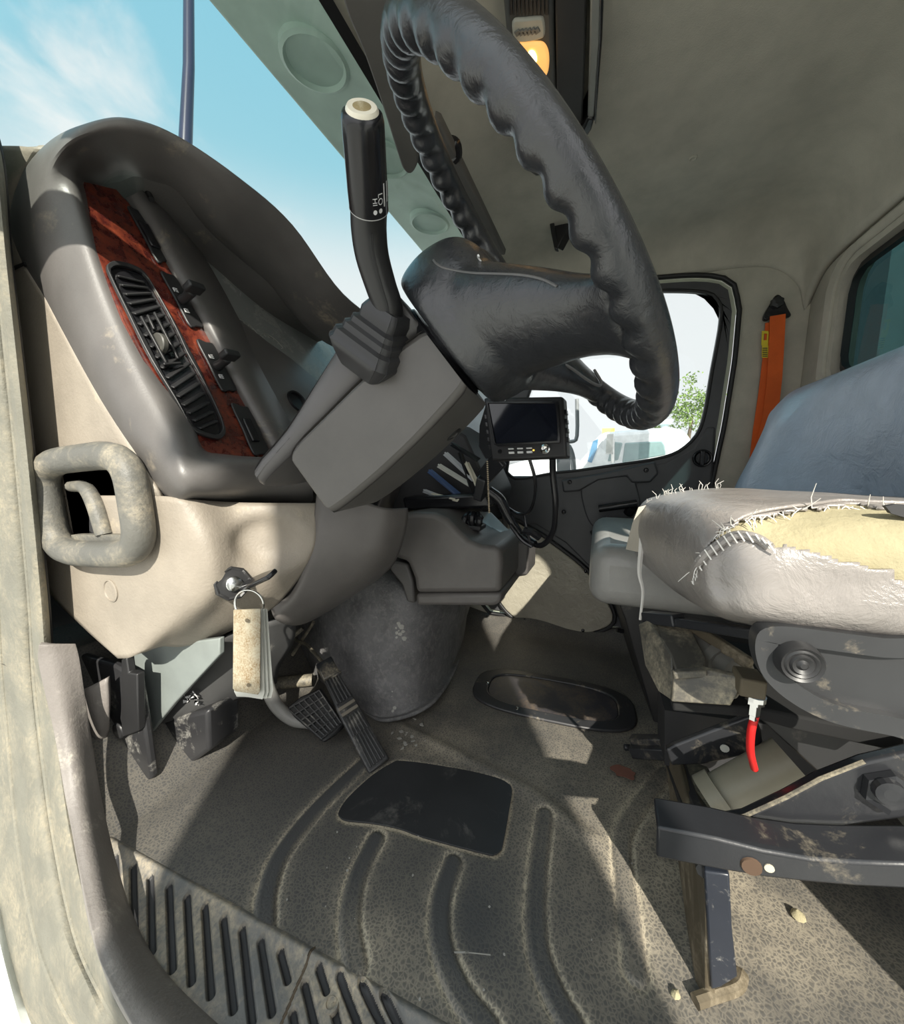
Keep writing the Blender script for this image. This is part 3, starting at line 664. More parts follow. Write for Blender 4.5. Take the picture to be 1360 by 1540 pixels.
build('recess', lathe(fp_(447, 604, -.012), fn, [(0, .036), (.006, .034), (.006, .028), (-.002, .026), (-.002, .001)], 24), M['black'], dash)
lp = fa-fn*.045
build('hook', [tube([fp_(222, 288, .03), fp_(228, 300, .036)], .006, 8)], M['dark'], dash)
def lq(x, y, d=0): return PL(x, y, lp+fn*d, fn)
cl = build('gauge_lens', prism([lq(*q) for q in ((255, 330), (300, 345), (400, 425), (500, 515), (540, 600), (480, 600), (430, 560), (380, 520), (330, 470), (285, 410))], fn*-.01), M['lens'], dash)
build('gauge_brow', prism([lq(*q, .012) for q in ((268, 325), (300, 342), (400, 422), (470, 478), (462, 490), (395, 445), (300, 372), (275, 350))], fn*-.03), M['bezel'], dash, bevel=.004)
for (gx, gy, gr_, a0, a1) in ((372, 502, .045, 20, 160), (412, 525, .05, 20, 175), (445, 565, .045, 30, 160)):
    c0 = lq(gx, gy, .001); w = fn.cross(FU)
    pts = [c0+(V(1, 0, 0)*math.cos(math.radians(a))+FU*math.sin(math.radians(a)))*gr_ for a in np.linspace(a0, a1, 14)]
    g = [tube(pts, .0011, 5)]
    for a in np.linspace(a0, a1, 8):
        e = V(1, 0, 0)*math.cos(math.radians(a))+FU*math.sin(math.radians(a)); g.append(bar(c0+e*gr_*.80, c0+e*gr_*.97, .0022, .001, fn))
    build('dial', g, mat('faint dial print', (.34, .34, .30), .5), cl)
build('hood_screw', [lathe(P(457, 708, X=.735), (-.4, -.9, .2), [(-.002, .010), (.003, .010), (.004, .007), (.001, .006), (.001, .001)], 16)], M['chrome'], dash)
# square grab ring and pocket behind it
rc = [V(.472, p.y, p.z) for p in (P(90, 705, X=.472), P(178, 705, X=.472), P(190, 815, X=.472), P(100, 822, X=.472))]
cen = P(134, 762, X=.468); uu = (P(176, 760, X=.468)-P(92, 762, X=.468)); hw = .115; ww = .098
def sq(a, hw, hh, e=4.2):
    c_, s_ = math.cos(a), math.sin(a); return hw*abs(c_)**(2/e)*math.copysign(1, c_), hh*abs(s_)**(2/e)*math.copysign(1, s_)
pv, pf = [], []
hx = (P(195, 760, X=.468)-P(66, 762, X=.468)).length/2; hz = (P(134, 692, X=.468)-P(134, 832, X=.468)).length/2
rt = Matrix.Rotation(math.radians(-4), 3, 'X')
nP, nS = 56, 14
for i in range(nP):
    a = 2*math.pi*i/nP; y, z = sq(a, hx, hz); y2, z2 = sq(a+.01, hx, hz); t = V(0, y2-y, z2-z).normalized(); o_ = V(0, t.z, -t.y)
    for k in range(nS):
        b = 2*math.pi*k/nS; q = V(0, y, z)+o_*(.028*math.cos(b))+V(1, 0, 0)*(.027*math.sin(b)); pv.append(tuple(cen+rt @ q))
for i in range(nP):
    for k in range(nS): pf.append((i*nS+k, i*nS+(k+1) % nS, ((i+1) % nP)*nS+(k+1) % nS, ((i+1) % nP)*nS+k))
gring = build('grab_ring', (pv, pf), M['ring'], dash)
pk = rrect(hx-.014, hz-.014, .02)
build('pocket', prism([cen+rt @ V(.028, a, b) for a, b in pk], (.006, 0, 0)), M['cav'], gring)
build('pocket_lip', [tube([cen+rt @ V(.02, hx*.62, hz*.45), cen+rt @ V(.02, hx*.30, hz*.40), cen+rt @ V(.02, hx*.12, hz*.05), cen+rt @ V(.02, hx*.02, -hz*.62)], [.012, .014, .016, .016], 10, 5), bar(cen+rt @ V(.02, hx*.7, -hz*.68), cen+rt @ V(.02, -hx*.5, -hz*.68), .02, .014)], M['ring'], gring)
# ignition lock
idr = V(-.42, -.88, .12).normalized(); ic = P(345, 875, X=.572)+idr*.024
ig = build('ignition_lock', lathe(ic, idr, [(-.012, .036), (.006, .036), (.009, .033), (.007, .029), (.007, .001)], 9), M['dark'], dash, smooth=False)
build('lock_cylinder', lathe(ic+idr*.006, idr, [(0, .016), (.010, .0155), (.012, .013), (.012, .001)], 24), M['chrome'], ig)
# knee panel right of the ignition
knee = build('knee_panel', gridsurf([[(478, 736, .725), (500, 742, .735), (540, 752, .765), (580, 764, .80), (612, 764, .87)],
      [(475, 770, .72), (490, 775, .722), (535, 785, .755), (580, 790, .80), (611, 785, .87)],
      [(470, 815, .71), (483, 818, .712), (528, 822, .75), (575, 825, .80), (603, 818, .88)],
      [(458, 855, .70), (470, 860, .705), (512, 865, .75), (555, 862, .81), (590, 848, .90)],
      [(438, 893, .70), (448, 900, .70), (488, 905, .75), (528, 893, .83), (565, 872, .93)],
      [(408, 912, .69), (418, 932, .70), (450, 938, .76), (490, 920, .87), (540, 888, 1.0)]], 6), M['knee'], dash, solid=.008, off=0)
# dash core behind everything (keeps the light out) and far half
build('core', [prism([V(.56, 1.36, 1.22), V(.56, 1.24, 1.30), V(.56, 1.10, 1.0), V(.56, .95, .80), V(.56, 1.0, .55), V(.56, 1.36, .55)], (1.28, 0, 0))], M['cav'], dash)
far = build('far_dash', gridsurf([[V(1.22, 1.2, 1.12), V(1.5, 1.2, 1.12), V(1.86, 1.2, 1.10)], [V(1.22, .86, 1.12), V(1.5, .86, 1.12), V(1.86, .86, 1.10)], [V(1.22, .72, 1.04), V(1.5, .72, 1.04), V(1.86, .74, 1.02)], [V(1.22, .69, .85), V(1.5, .69, .85), V(1.86, .72, .85)], [V(1.22, .78, .62), V(1.5, .78, .62), V(1.86, .80, .62)]], 5), M['knee'], dash, solid=.01, off=0)
# ================================================================ LOWER LEFT under the dash
kickp = thing('kick_plate', 'black kick plate with white scuffs beside the doorway', 'kick panel', (.56, 1.05, 0))
build('plate', prism(pixo([(118, 985), (170, 1000), (205, 1020), (218, 1100), (228, 1172), (160, 1206), (140, 1210)], X=.545), (.02, 0, 0)), M['scuff'], kickp, bevel=.006)
build('bracket', [prism(pixo([(182, 992), (190, 990), (193, 1012), (206, 1014), (208, 1100), (182, 1110)], X=.532), (.018, 0, 0)), lathe(P(180, 1098, X=.536), (-1, 0, 0), [(0, .022), (.006, .021), (.007, .015)], 16)], M['dark'], kickp, bevel=.003)
kt = tag(build('kick_trim', gridsurf([[(118, 1040, .50), (140, 1030, .50), (163, 1018, .515)], [(125, 1075, .50), (145, 1068, .50), (165, 1060, .515)], [(132, 1105, .50), (150, 1100, .505), (164, 1092, .52)], [(139, 1121, .505), (148, 1116, .51), (158, 1108, .52)]], 5), mat('scuffed trim', (0, 0, 0)), solid=.01, off=0), 'small sunlit grey trim corner behind the pillar strip', 'trim')
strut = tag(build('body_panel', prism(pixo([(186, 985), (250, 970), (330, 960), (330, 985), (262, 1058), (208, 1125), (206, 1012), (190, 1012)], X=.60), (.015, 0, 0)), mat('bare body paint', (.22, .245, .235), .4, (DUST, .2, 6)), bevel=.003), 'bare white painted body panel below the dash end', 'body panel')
fbx = thing('fuse_box_cover', 'big black scuffed cover panel under the dashboard', 'cover', (.72, 1.1, .05))
build('cover', gridsurf([[(250, 985, .66), (330, 958, .66), (400, 935, .72), (445, 925, .80)], [(235, 1030, .64), (300, 1010, .66), (380, 985, .72), (440, 965, .82)], [(214, 1078, .62), (280, 1062, .65), (350, 1035, .71), (420, 1000, .82)], [(222, 1092, .63), (285, 1074, .66), (350, 1052, .72), (415, 1025, .84)]], 6), mat('scuffed cover', (.06, .06, .06), .45, ((.60, .57, .50), .22, 9)), fbx, solid=.012, off=0)
build('box', prism(pixo([(226, 1088), (312, 1068), (314, 1130), (240, 1184), (218, 1168)], X=.64), (.10, .0, 0)), M['scuff'], fbx, bevel=.01)
mk = []
for k in range(9):
    a = P(276+random.uniform(-2, 24), 1043+random.uniform(-2, 16), X=.645); mk.append(prism([a+V(-.002, random.uniform(-.012, .012), random.uniform(-.008, .008)) for _ in range(5)], (-.001, 0, 0)))
build('paint_scuff', mk, M['glyph'], fbx)['label'] = 'white chipped paint scuff'
# ================================================================ HUMP, PEDALS
HT = [P(*q[:2], X=q[2]) for q in ((432, 930, 1.22), (465, 915, 1.12), (505, 905, 1.08), (580, 890, 1.07), (648, 890, 1.20), (694, 905, 1.5), (703, 900, 1.85))]
hump = build('engine_hump', gridsurf([[V(p.x+.05, p.y+.22, min(p.z+.06, .50)) for p in HT],
      [(432, 930, 1.22), (465, 915, 1.12), (505, 905, 1.08), (580, 890, 1.07), (648, 890, 1.20), (694, 905, 1.5), (703, 900, 1.85)],
      [(445, 965, 1.20), (475, 960, 1.09), (512, 960, 1.05), (580, 960, 1.03), (645, 955, 1.16), (692, 942, 1.5), (702, 920, 1.85)],
      [(465, 1005, 1.16), (490, 1010, 1.07), (525, 1018, 1.03), (582, 1025, 1.0), (642, 1008, 1.13), (690, 965, 1.5), (701, 936, 1.85)],
      [(490, 1040, 1.12), (510, 1050, 1.06), (540, 1062, 1.03), (583, 1074, 1.0), (644, 1048, 1.12), (688, 985, 1.5), (701, 948, 1.85)],
      [(495, 1052, 1.12), (515, 1062, 1.05), (545, 1072, 1.01), (585, 1084, .98), (655, 1054, 1.10), (694, 988, 1.48), (705, 952, 1.83)]], 7), M['carpet'], solid=.01, off=0)
tag(hump, 'rounded engine hump covered in speckled grey carpet', 'engine cover')
from mathutils.bvhtree import BVHTree
hbv = BVHTree.FromPolygons([tuple(v.co) for v in hump.data.vertices], [tuple(p.vertices) for p in hump.data.polygons])
sc = []
for x, y, n_, sp in ((536, 943, 9, 7), (602, 948, 14, 8), (592, 1050, 12, 9), (545, 1062, 8, 8)):
    for k in range(n_):
        cx, cy = x+random.gauss(0, sp*.6), y+random.gauss(0, sp); r_ = random.uniform(1, 3.6); pg = []
        for a in range(7):
            hit = hbv.ray_cast(EYE, ray(cx+r_*math.cos(a*.9)*random.uniform(.6, 1.2), cy+r_*math.sin(a*.9)*random.uniform(.6, 1.2)).normalized())
            if hit[0] is not None: pg.append(hit[0]-(hit[0]-EYE).normalized()*.0062)
        if len(pg) == 7: sc.append(prism(pg, (.002, 0, 0)))
build('dust_scuff', sc, mat('chalky scuff', (0, 0, 0)), hump)['kind'] = 'stuff'
# accelerator: ribbed treadle
acc = thing('accelerator_pedal', 'long black ribbed accelerator treadle hinged to the floor', 'pedal', tuple(P(572, 1158, Z=0)))
a0, a1 = P(571, 1152, Z=.012), P(488, 998, X=.93); at = (a1-a0).normalized(); aw = V(-.62, -.50, 0); aw = (P(600, 1140, Z=.02)-P(552, 1160, Z=.012)); aw = (aw-at*aw.dot(at)).normalized()
an = at.cross(aw).normalized()
if an.z < 0: an = -an
AL = (a1-a0).length; AW = .052
prof = [a0+aw*(AW*.62)*s+at*t for s, t in ()]
pad = build('pad', prism([a0-aw*AW*.62, a0+aw*AW*.62, a0+at*AL*.5+aw*AW*.60, a0+at*AL*.93+aw*AW*.42, a0+at*AL*.93-aw*AW*.42, a0+at*AL*.5-aw*AW*.6], -an*.016), M['pedal'], acc, bevel=.005)
for k in range(5):
    o_ = (k-2)*.0105
    for (t0, t1) in ((.03, .30), (.30, .47), (.53, .56), (.60, .92)):
        if (t0, t1) == (.53, .56): continue
        build('rib', bar(a0+at*AL*t0+aw*o_+an*.003, a0+at*AL*t1+aw*o_*.85+an*.003, .0055, .009, an), M['pedal'], pad, bevel=.0015)
for t in (.50, .555): build('rib', bar(a0+at*AL*t-aw*.026+an*.003, a0+at*AL*t+aw*.026+an*.003, .010, .006, an), mat('worn tan rib', (.17, .15, .12), .5), pad, bevel=.0015)
build('hinge', [box(a0+at*AL*.93+an*.004, aw*.026, at*.030, an*.012), bar(a0+at*AL*.84+an*.008, a0+at*AL*.84+aw*.001+an*.008+aw*.03, .01, .01, an)], M['steel'], acc, bevel=.004)
build('linkage', [tube([a0+at*AL*.98, P(462, 970, X=.98), P(440, 960, X=1.02)], .006, 8), tube([P(472, 935, X=1.02), P(440, 985, X=1.0)], .006, 8), tube([P(455, 945, X=1.0), P(425, 970, X=.95)], .008, 8)], M['dusty'], acc)
# brake pedal
brk = thing('brake_pedal', 'black brake pedal with grid tread pad on a curved arm', 'pedal', tuple(P(470, 1085, X=.84)))
bq = [P(428, 1066, X=.83), P(482, 1034, X=.90), P(518, 1090, X=.87), P(486, 1116, X=.80)]
bn = (bq[1]-bq[0]).cross(bq[3]-bq[0]).normalized()
if bn.dot(EYE-bq[0]) < 0: bn = -bn
b_ = lambda u, v, h=0: bq[0]*(1-u)*(1-v)+bq[1]*u*(1-v)+bq[2]*u*v+bq[3]*(1-u)*v+bn*h
bp_ = build('pad', prism([b_(0, 0), b_(.5, -.06), b_(1, 0), b_(1, 1), b_(.5, 1.03), b_(0, 1)], -bn*.014), M['rubber'], brk, bevel=.005)
for k in range(7):
    t = .06+.88*k/6; build('tread_rib', bar(b_(t, .04, .003), b_(t, .96, .003), .0045, .007, bn), M['pedal'], bp_, bevel=.001)
for k in range(6):
    t = .06+.88*k/5; build('tread_rib', bar(b_(.04, t, .003), b_(.96, t, .003), .0045, .007, bn), M['pedal'], bp_, bevel=.001)
build('arm', tube([P(398, 1000, X=.80), P(402, 1030, X=.80), P(415, 1060, X=.81), P(440, 1082, X=.83), P(470, 1088, X=.86)], [.020, .020, .019, .018, .016], 12, 5), mat('grey pedal arm', (.24, .235, .22), .4, (DUST, .3, 8)), brk)
cl2 = tag(build('pedal_bracket', [tube([P(415, 1028, X=.98), P(470, 1022, X=1.05)], .022, 10), tube([P(320, 1075, X=.95), P(420, 1040, X=1.05)], .018, 8)], M['dusty']), 'dusty dark pedal bracket tube behind the brake arm', 'bracket')
# ================================================================ STEERING WHEEL
WC = V(.66, .115, 1.154); WN = V(.088, -.783, .615).normalized(); be = .112
E1 = V(-math.cos(be), -math.sin(be), 0); E1 = (E1-WN*E1.dot(WN)).normalized(); E2 = WN.cross(E1).normalized(); WR = .297
if E2.z > 0: E2 = -E2
wheel = thing('steering_wheel', 'black leather steering wheel with finger grips all round', 'steering wheel', tuple(WC))
nP, nS, r0 = 540, 22, .0247
v = []; f = []
for i in range(nP):
    a = 2*math.pi*i/nP; e = E1*math.cos(a)+E2*math.sin(a); w = .5+.5*math.cos(46*a)
    for k in range(nS):
        b = 2*math.pi*k/nS; cb, sb = math.cos(b), math.sin(b)             # b=0 outward, b=90 towards driver
        g = max(0, -.45*cb-.9*sb)                                         # grips on the inner rear side
        r = r0*(1-.30*g*(1-w)**1.3); v.append(tuple(WC+e*(WR+r*cb)+WN*(r*sb)))
for i in range(nP):
    for k in range(nS): f.append((i*nS+k, i*nS+(k+1) % nS, ((i+1) % nP)*nS+(k+1) % nS, ((i+1) % nP)*nS+k))
build('rim', (v, f), M['leather'], wheel)
def W(a, r, h): a = math.radians(a); return WC+(E1*math.cos(a)+E2*math.sin(a))*r+WN*h
def wxy(x, y, h): return WC+E1*x+E2*y+WN*h
# hub body: stack of rounded outlines along the axis; wider towards the lower spokes
def hubring(h, sx, sy, oy, e=2.6, n=40):
    o = []
    for k in range(n):
        a = 2*math.pi*k/n; x = sx*abs(math.cos(a))**(2/e)*math.copysign(1, math.cos(a)); y = sy*abs(math.sin(a))**(2/e)*math.copysign(1, math.sin(a))
        o.append(wxy(x, y+oy, h))
    return o
HR = [(-.181, .05, .05, .008), (-.178, .105, .105, .008), (-.168, .119, .120, .009), (-.135, .125, .128, .012), (-.105, .124, .126, .014), (-.078, .116, .116, .014), (-.060, .100, .098, .014), (-.051, .075, .072, .014), (-.048, .03, .03, .014)]
hub_g = gridsurf([hubring(*q) for q in HR], 4, True)
gs = [hub_g]
def spoke(a, w0, w1):
    rings = []
    for t in np.linspace(0, 1, 9):
        r = .07+(WR-.005-.07)*t; h = -.112*(1-t)**1.25-.004; ww = w0+(w1-w0)*min(1, t*1.15)+.020*max(0, t-.7)/.3; th = .062*(1-t)**1.2+.021
        c_ = W(a, r, h); tan = (E1*-math.sin(math.radians(a))+E2*math.cos(math.radians(a)))
        rings.append([c_+tan*(ww*math.cos(q))+WN*(th*math.sin(q)) for q in np.linspace(0, 2*math.pi, 20, endpoint=False)])
    return gridsurf(rings, 3, True)
gs += [spoke(43, .098, .040), spoke(138, .105, .044)]
def close(g, k):  # cap both ends of a ring stack
    v, f = g; n = len(v); return v, f+[tuple(range(k-1, -1, -1)), tuple(range(n-k, n))]
gs = [close(gs[0], 160), close(gs[1], 60), close(gs[2], 60)]
hub = build('hub', gs, M['leather'], wheel)
x = hub.modifiers.new('rm', 'REMESH'); x.mode = 'VOXEL'; x.voxel_size = .0045; x.use_smooth_shade = True
x = hub.modifiers.new('sm', 'SMOOTH'); x.iterations = 9; x.factor = .5
# horn pad on top of hub, seam line
hpz = [(-.080, .098, .096, .014), (-.062, .094, .090, .014), (-.050, .080, .076, .014), (-.043, .055, .052, .014), (-.041, .01, .01, .014)]
build('horn_pad', close(gridsurf([hubring(*q) for q in hpz], 4, True), 160), M['leather'], wheel)
build('pad_seam', tube([V(.5321, .2295, 1.1257), V(.5292, .2233, 1.1183), V(.5273, .2116, 1.1104), V(.5272, .1901, 1.1027), V(.5163, .1630, 1.0913), V(.5028, .1282, 1.0794), V(.49, .0963, 1.0676), V(.4784, .0709, 1.0545), V(.4673, .0522, 1.0396)], .0017, 6, 5), mat('seam grey', (.12, .12, .12), .5), wheel)
build('spoke_pad', tube([W(112, .14, -.05), W(115, .17, -.034), W(119, .215, -.018), W(124, .25, -.002), W(131, .265, .012), W(139, .262, .020)], .0028, 6, 5), mat('seam grey', (0, 0, 0)), wheel)
mk_ = V(.539, .166, 1.121); build('mark', [bar(mk_, mk_+E1*.012+E2*.004, .003, .002, WN), bar(mk_, mk_+E2*.012-E1*.006, .003, .002, WN)], M['glyph'], wheel)
# ================================================================ STEERING COLUMN
col = thing('steering_column', 'grey plastic steering column shroud under the wheel', 'steering column', (.64, .35, .9))
AX = -WN
def cpt(s, x, y): return WC+AX*s+E1*x+E2*y       # s down the column, x towards the door, y downwards
def crect(s, x0, x1, y0, y1, r, n=6):
    o = []
    for cx, cy, a0 in ((x1-r, y1-r, 0), (x0+r, y1-r, 90), (x0+r, y0+r, 180), (x1-r, y0+r, 270)):
        for k in range(n+1):
            a = math.radians(a0+90*k/n); o.append(cpt(s, cx+r*math.cos(a), cy+r*math.sin(a)))
    return o
low = [crect(.190, -.088, .088, .0, .095, .016), crect(.198, -.095, .094, -.01, .108, .02), crect(.30, -.096, .095, -.02, .119, .02), crect(.40, -.092, .094, -.02, .122, .02), crect(.48, -.088, .090, -.02, .118, .02), crect(.503, -.08, .084, -.01, .108, .02), crect(.508, -.04, .04, 0, .06, .015)]
lowg = gridsurf(low, 3, True)
build('lower_shroud', close(lowg, 28*3), M['shroud'], col)
upp = [crect(.188, -.085, .082, -.085, -.005, .03), crect(.198, -.09, .088, -.100, -.006, .035), crect(.26, -.088, .088, -.108, -.012, .035), crect(.36, -.085, .088, -.085, -.014, .03), crect(.48, -.08, .085, -.055, -.014, .02), crect(.58, -.08, .085, -.045, -.012, .02), crect(.60, -.03, .03, -.03, -.015, .007)]
build('upper_shroud', close(gridsurf(upp, 3, True), 28*3), mat('column upper plastic', (.095, .09, .09), .42, (DUST, .2, 5)), col)
build('collar', lathe(cpt(.183, 0, .01), AX, [(0, .085), (.004, .088), (.012, .086), (.03, .07)], 32), M['black'], col)
for (s, y, x) in ((.33, .117, .035), (.27, .117, -.055)):
    c_ = cpt(s, x, y-.001); build('screw_recess', lathe(c_, E2, [(-.004, .017), (.0025, .017), (.003, .012), (-.0015, .011), (-.002, .001)], 20), M['dark'], col)
build('hazard_tab', [box(cpt(.235, .02, -.125), E1*.008, E2*.016, AX*.012), box(cpt(.275, .028, -.115), E1*.008, E2*.010, AX*.014)], M['red'], col, bevel=.003)['label'] = 'red hazard tab'
# ---- turn signal lever
XL = .53
lev = thing('turn_signal_lever', 'black multifunction lever standing up from the column', 'lever', tuple(P(570, 525, X=.545)))
def LV(x, y, X): return P(x, y, X=X)
def fdep(p): return (p-EYE).dot(V(math.cos(yaw)*cs, math.sin(yaw)*cs, -sn))
gr0, gr1 = LV(555, 312, .462), LV(545, 168, .392); ga = (gr1-gr0).normalized(); GL = (gr1-gr0).length
R0 = 30.5/F*fdep(gr0)*.95; R1 = 29/F*fdep(gr1)*1.12
n_, u_, w_ = basis(ga)
prof = [(0, R0), (GL*.2, R0*1.0), (GL*.4, R0*.7+R1*.3), (GL*.6, R0*.45+R1*.55), (GL*.8, R1*1.02), (GL*.93, R1), (GL*.985, R1*.94), (GL, R1*.84), (GL+.0015, R1*.72)]
gv = []; gf = []; sg = 54
for h, r in prof:
    for k in range(sg):
        a = 2*math.pi*k/sg; fl_ = max(0, min(1, (h-GL*.45)/(GL*.2)))*max(0, min(1, (GL*.97-h)/(GL*.12))); rr2 = r*(1-.05*fl_*(max(0, math.cos(9*a))**4)); gv.append(tuple(gr0+ga*h+(u_*math.cos(a)+w_*math.sin(a))*rr2))
for i in range(len(prof)-1):
    for k in range(sg): gf.append((i*sg+k, i*sg+(k+1) % sg, (i+1)*sg+(k+1) % sg, (i+1)*sg+k))
gf.append(tuple((len(prof)-1)*sg+k for k in range(sg)))
grip = build('grip', (gv, gf), M['black'], lev, ang=60)
build('end_ring', lathe(gr0+ga*(GL-.002), ga, [(0, R1*.80), (.004, R1*.76), (.0065, R1*.68), (.0065, R1*.52)], 30), mat('cream ring', (.85, .80, .66), .3), grip)
build('end_button', lathe(gr0+ga*(GL-.002), ga, [(0, R1*.53), (.0055, R1*.52), (.007, R1*.38), (.007, .001)], 24), mat('worn gold button', (.33, .26, .13), .35, ((.75, .68, .5), .5, 90)), grip)
build('band', lathe(gr0-ga*.0005, ga, [(-.0005, R0*.98), (-.0005, R0*1.012), (.0005, R0*1.012), (.0005, R0*.98)], 40), mat('steel line', (.45, .45, .45), .3), grip)
# printed HI / LO with dots and wiper bars, wrapped on the grip
tocam = (EYE-gr0); tocam = (tocam-ga*tocam.dot(ga)).normalized(); side = ga.cross(tocam).normalized()
if side.dot(LV(585, 300, .52)-gr0) < 0: side = -side
def onGrip(ang, h, d=.0006):
    return gr0+ga*h+(tocam*math.cos(ang)+side*math.sin(ang))*(R0*1.003+d)
K = R0/30; KA = GL/150*1.5                                            # sizes per photo pixel across and along the grip
def wraptext(t, size, ang, h):
    v, f = textmesh(t, size); return [tuple(onGrip(ang+p[1]*K/R0, (h-p[0])*KA)) for p in v], f
pr = [wraptext('HI', 10, .30, 22), wraptext('LO', 11, .60, 24)]
for ang, h in ((.30, 9.5), (.60, 10)):
    pr.append(([tuple(onGrip(ang+3.0*K*math.cos(q)/R0, h*KA+3.0*KA*math.sin(q))) for q in np.linspace(0, 2*math.pi, 16, endpoint=False)], [tuple(range(16))]))
for ang, h0, h1, w in ((.86, 13, 40, 2.4), (1.10, 16, 40, 2.2), (1.30, 20, 38, 2.0)):
    pr.append(([tuple(onGrip(ang+s*w*K/2/R0, h*KA)) for s, h in ((-1, h0), (1, h0), (1, h1), (-1, h1))], [(0, 1, 2, 3)]))
build('marking', pr, M['glyph'], grip, smooth=False)
arm = [gr0+ga*.002, LV(555, 345, .478), LV(560, 385, .495), LV(573, 430, .515), LV(583, 460, .53), LV(586, 490, .545)]
arr = [w/2/F*fdep(p)*.9 for p, w in zip(arm, (61, 59, 56, 52, 50, 48))]
build('arm', tube(arm, arr, 22, 6), mat('satin black', (.017, .017, .018), .33), lev)
sm_ = [LV(560, 352, .480), LV(563, 385, .495), LV(574, 430, .515), LV(583, 460, .53), LV(586, 486, .543)]
build('arm_seam', tube([p+(EYE-p).normalized()*(w/2/F*fdep(p)*.9+.0004) for p, w in zip(sm_, (59, 56, 52, 50, 48))], .0010, 5, 4), M['rubber'], lev)
# rubber boot: stepped square bellows
b0 = LV(586, 476, .545); b1 = LV(560, 548, .568); bd = (b1-b0).normalized()
bu = (E1-bd*E1.dot(bd)).normalized(); bw = bd.cross(bu).normalized()
def bq_(h, hw, hh, r): return [b0+bd*h+bu*a+bw*b for a, b in rrect(hw, hh, r, 4)]
BL = (b1-b0).length
steps = [(-.012, .030), (.0, .036), (.012, .036), (.016, .043), (.024, .044), (.028, .050), (.037, .051), (.041, .058), (.052, .060), (.058, .063), (BL*.95, .052), (BL*1.15, .040)]
build('boot', close(gridsurf([bq_(h, w, w*.92, w*.35) for h, w in steps], 2, True), 40), mat('boot rubber', (.03, .03, .032), .4), lev)
# ================================================================ KEY AND TAG
kd = idr; k0 = ic+kd*.016
key = thing('ignition_key', 'black headed key standing in the ignition lock on a steel ring', 'key', tuple(k0))
k1 = P(372, 882, X=.545); k2 = P(412, 866, X=.51)
kdir = (k2-k1).normalized()
build('blade', bar(k0-kd*.006, k1, .016, .003, (0, .3, 1)), M['chrome'], key)
ku = V(-.5, -.3, .9); ku = (ku-kdir*ku.dot(kdir)).normalized(); kw = kdir.cross(ku)
kl = (k2-k1).length
build('head', prism([k1-kdir*.014+kw*.006-ku*.0, k1+kw*.014, k1+kdir*kl*.5+kw*.017, k1+kdir*kl+kw*.012, k1+kdir*(kl+.004)+kw*.0, k1+kdir*kl-kw*.012, k1+kdir*kl*.5-kw*.017, k1-kw*.014, k1-kdir*.014-kw*.006], ku*.009), M['black'], key, bevel=.003)
rc_ = P(375, 909, X=.535); ru = V(.35, .25, .0); ru = (P(397, 909, X=.545)-P(354, 911, X=.525)); rr3 = ru.length/2; ru = ru.normalized(); rv = V(0, 0, 1); rv = (rv-ru*rv.dot(ru)).normalized()
build('key_ring', tube([rc_+ru*(rr3*math.cos(a))+rv*(rr3*1.05*math.sin(a)) for a in np.linspace(0, 2*math.pi, 33)], .0022, 8), M['chrome'], key)
ktg = thing('key_tag', 'bundle of grubby laminated cards hanging from the ignition key ring', 'key tag', tuple(P(378, 920, X=.53)))
T = lambda x, y, X: P(x, y, X=X)
build('card', prism([T(351, 918, .520), T(392, 916, .528), T(391, 1040, .520), T(388, 1045, .520), T(354, 1040, .512), T(350, 1036, .512)], (.004, .003, 0)), M['tag'], ktg, bevel=.001)
for k, (xa, xb, dx) in enumerate(((394, 398, .004), (398, 404, .010), (402, 411, .016))):
    build('card', prism([T(380, 917, .531+dx), T(xa, 916, .533+dx), T(xb, 1042-k*2, .526+dx), T(xb-3, 1052-k, .526+dx), T(356, 1046+k, .518+dx), T(352, 1040, .518+dx)], (.002, .0015, 0)), M['paper'], ktg, bevel=.0006)
build('punch_hole', [lathe(T(374, 1030, .512), (-1, -.3, 0), [(0, .004), (.0012, .004)], 12), lathe(T(372, 933, .518), (-1, -.3, 0), [(0, .004), (.0012, .004)], 12)], M['brown'], ktg)
# ================================================================ CENTRE CONSOLE AND CLUTTER
cons = thing('centre_console', 'grey plastic lower centre console with a dipped side', 'console', tuple(P(690, 905, X=1.08)))
XC = 1.05
so = pixo([(598, 773), (625, 770), (652, 771), (672, 780), (688, 797), (704, 812), (722, 820), (742, 821), (753, 826), (755, 845), (754, 892), (625, 893), (622, 870), (612, 845), (590, 838), (588, 800)], X=XC)
build('bin', prism(so, (.36, .0, -.01)), M['knee'], cons, bevel=.018, seg=4)
build('bin_base', prism(pixo([(625, 893), (754, 892), (753, 908), (742, 912), (626, 911)], X=XC+.003), (.34, 0, -.01)), M['knee'], cons, bevel=.012, seg=3)
build('side_bracket', prism(pixo([(586, 842), (612, 848), (620, 872), (624, 908), (612, 906), (604, 880), (586, 858)], X=XC+.03), (.10, 0, 0)), M['plastic'], cons, bevel=.008)
build('rear_pocket', prism(pixo([(757, 815), (790, 812), (795, 822), (794, 866), (756, 871)], X=1.30), (.18, 0, -.01)), M['plastic'], cons, bevel=.012, seg=3)
topm_lit = mat('console top', (.42, .44, .46), .25)  # paler than the console sides: light on the top is in the colour
build('top_tray', prism([P(648, 770, X=1.22), P(738, 768, X=1.36), P(770, 800, X=1.36), P(765, 822, X=1.30), P(708, 812, X=1.10), P(680, 790, X=1.10)], (0, 0, -.02)), topm_lit, cons, bevel=.006)
build('shelf_edge', prism(pixo([(604, 748), (735, 742), (737, 764), (608, 768)], X=1.18), (.10, 0, 0)), M['black'], cons, bevel=.01)
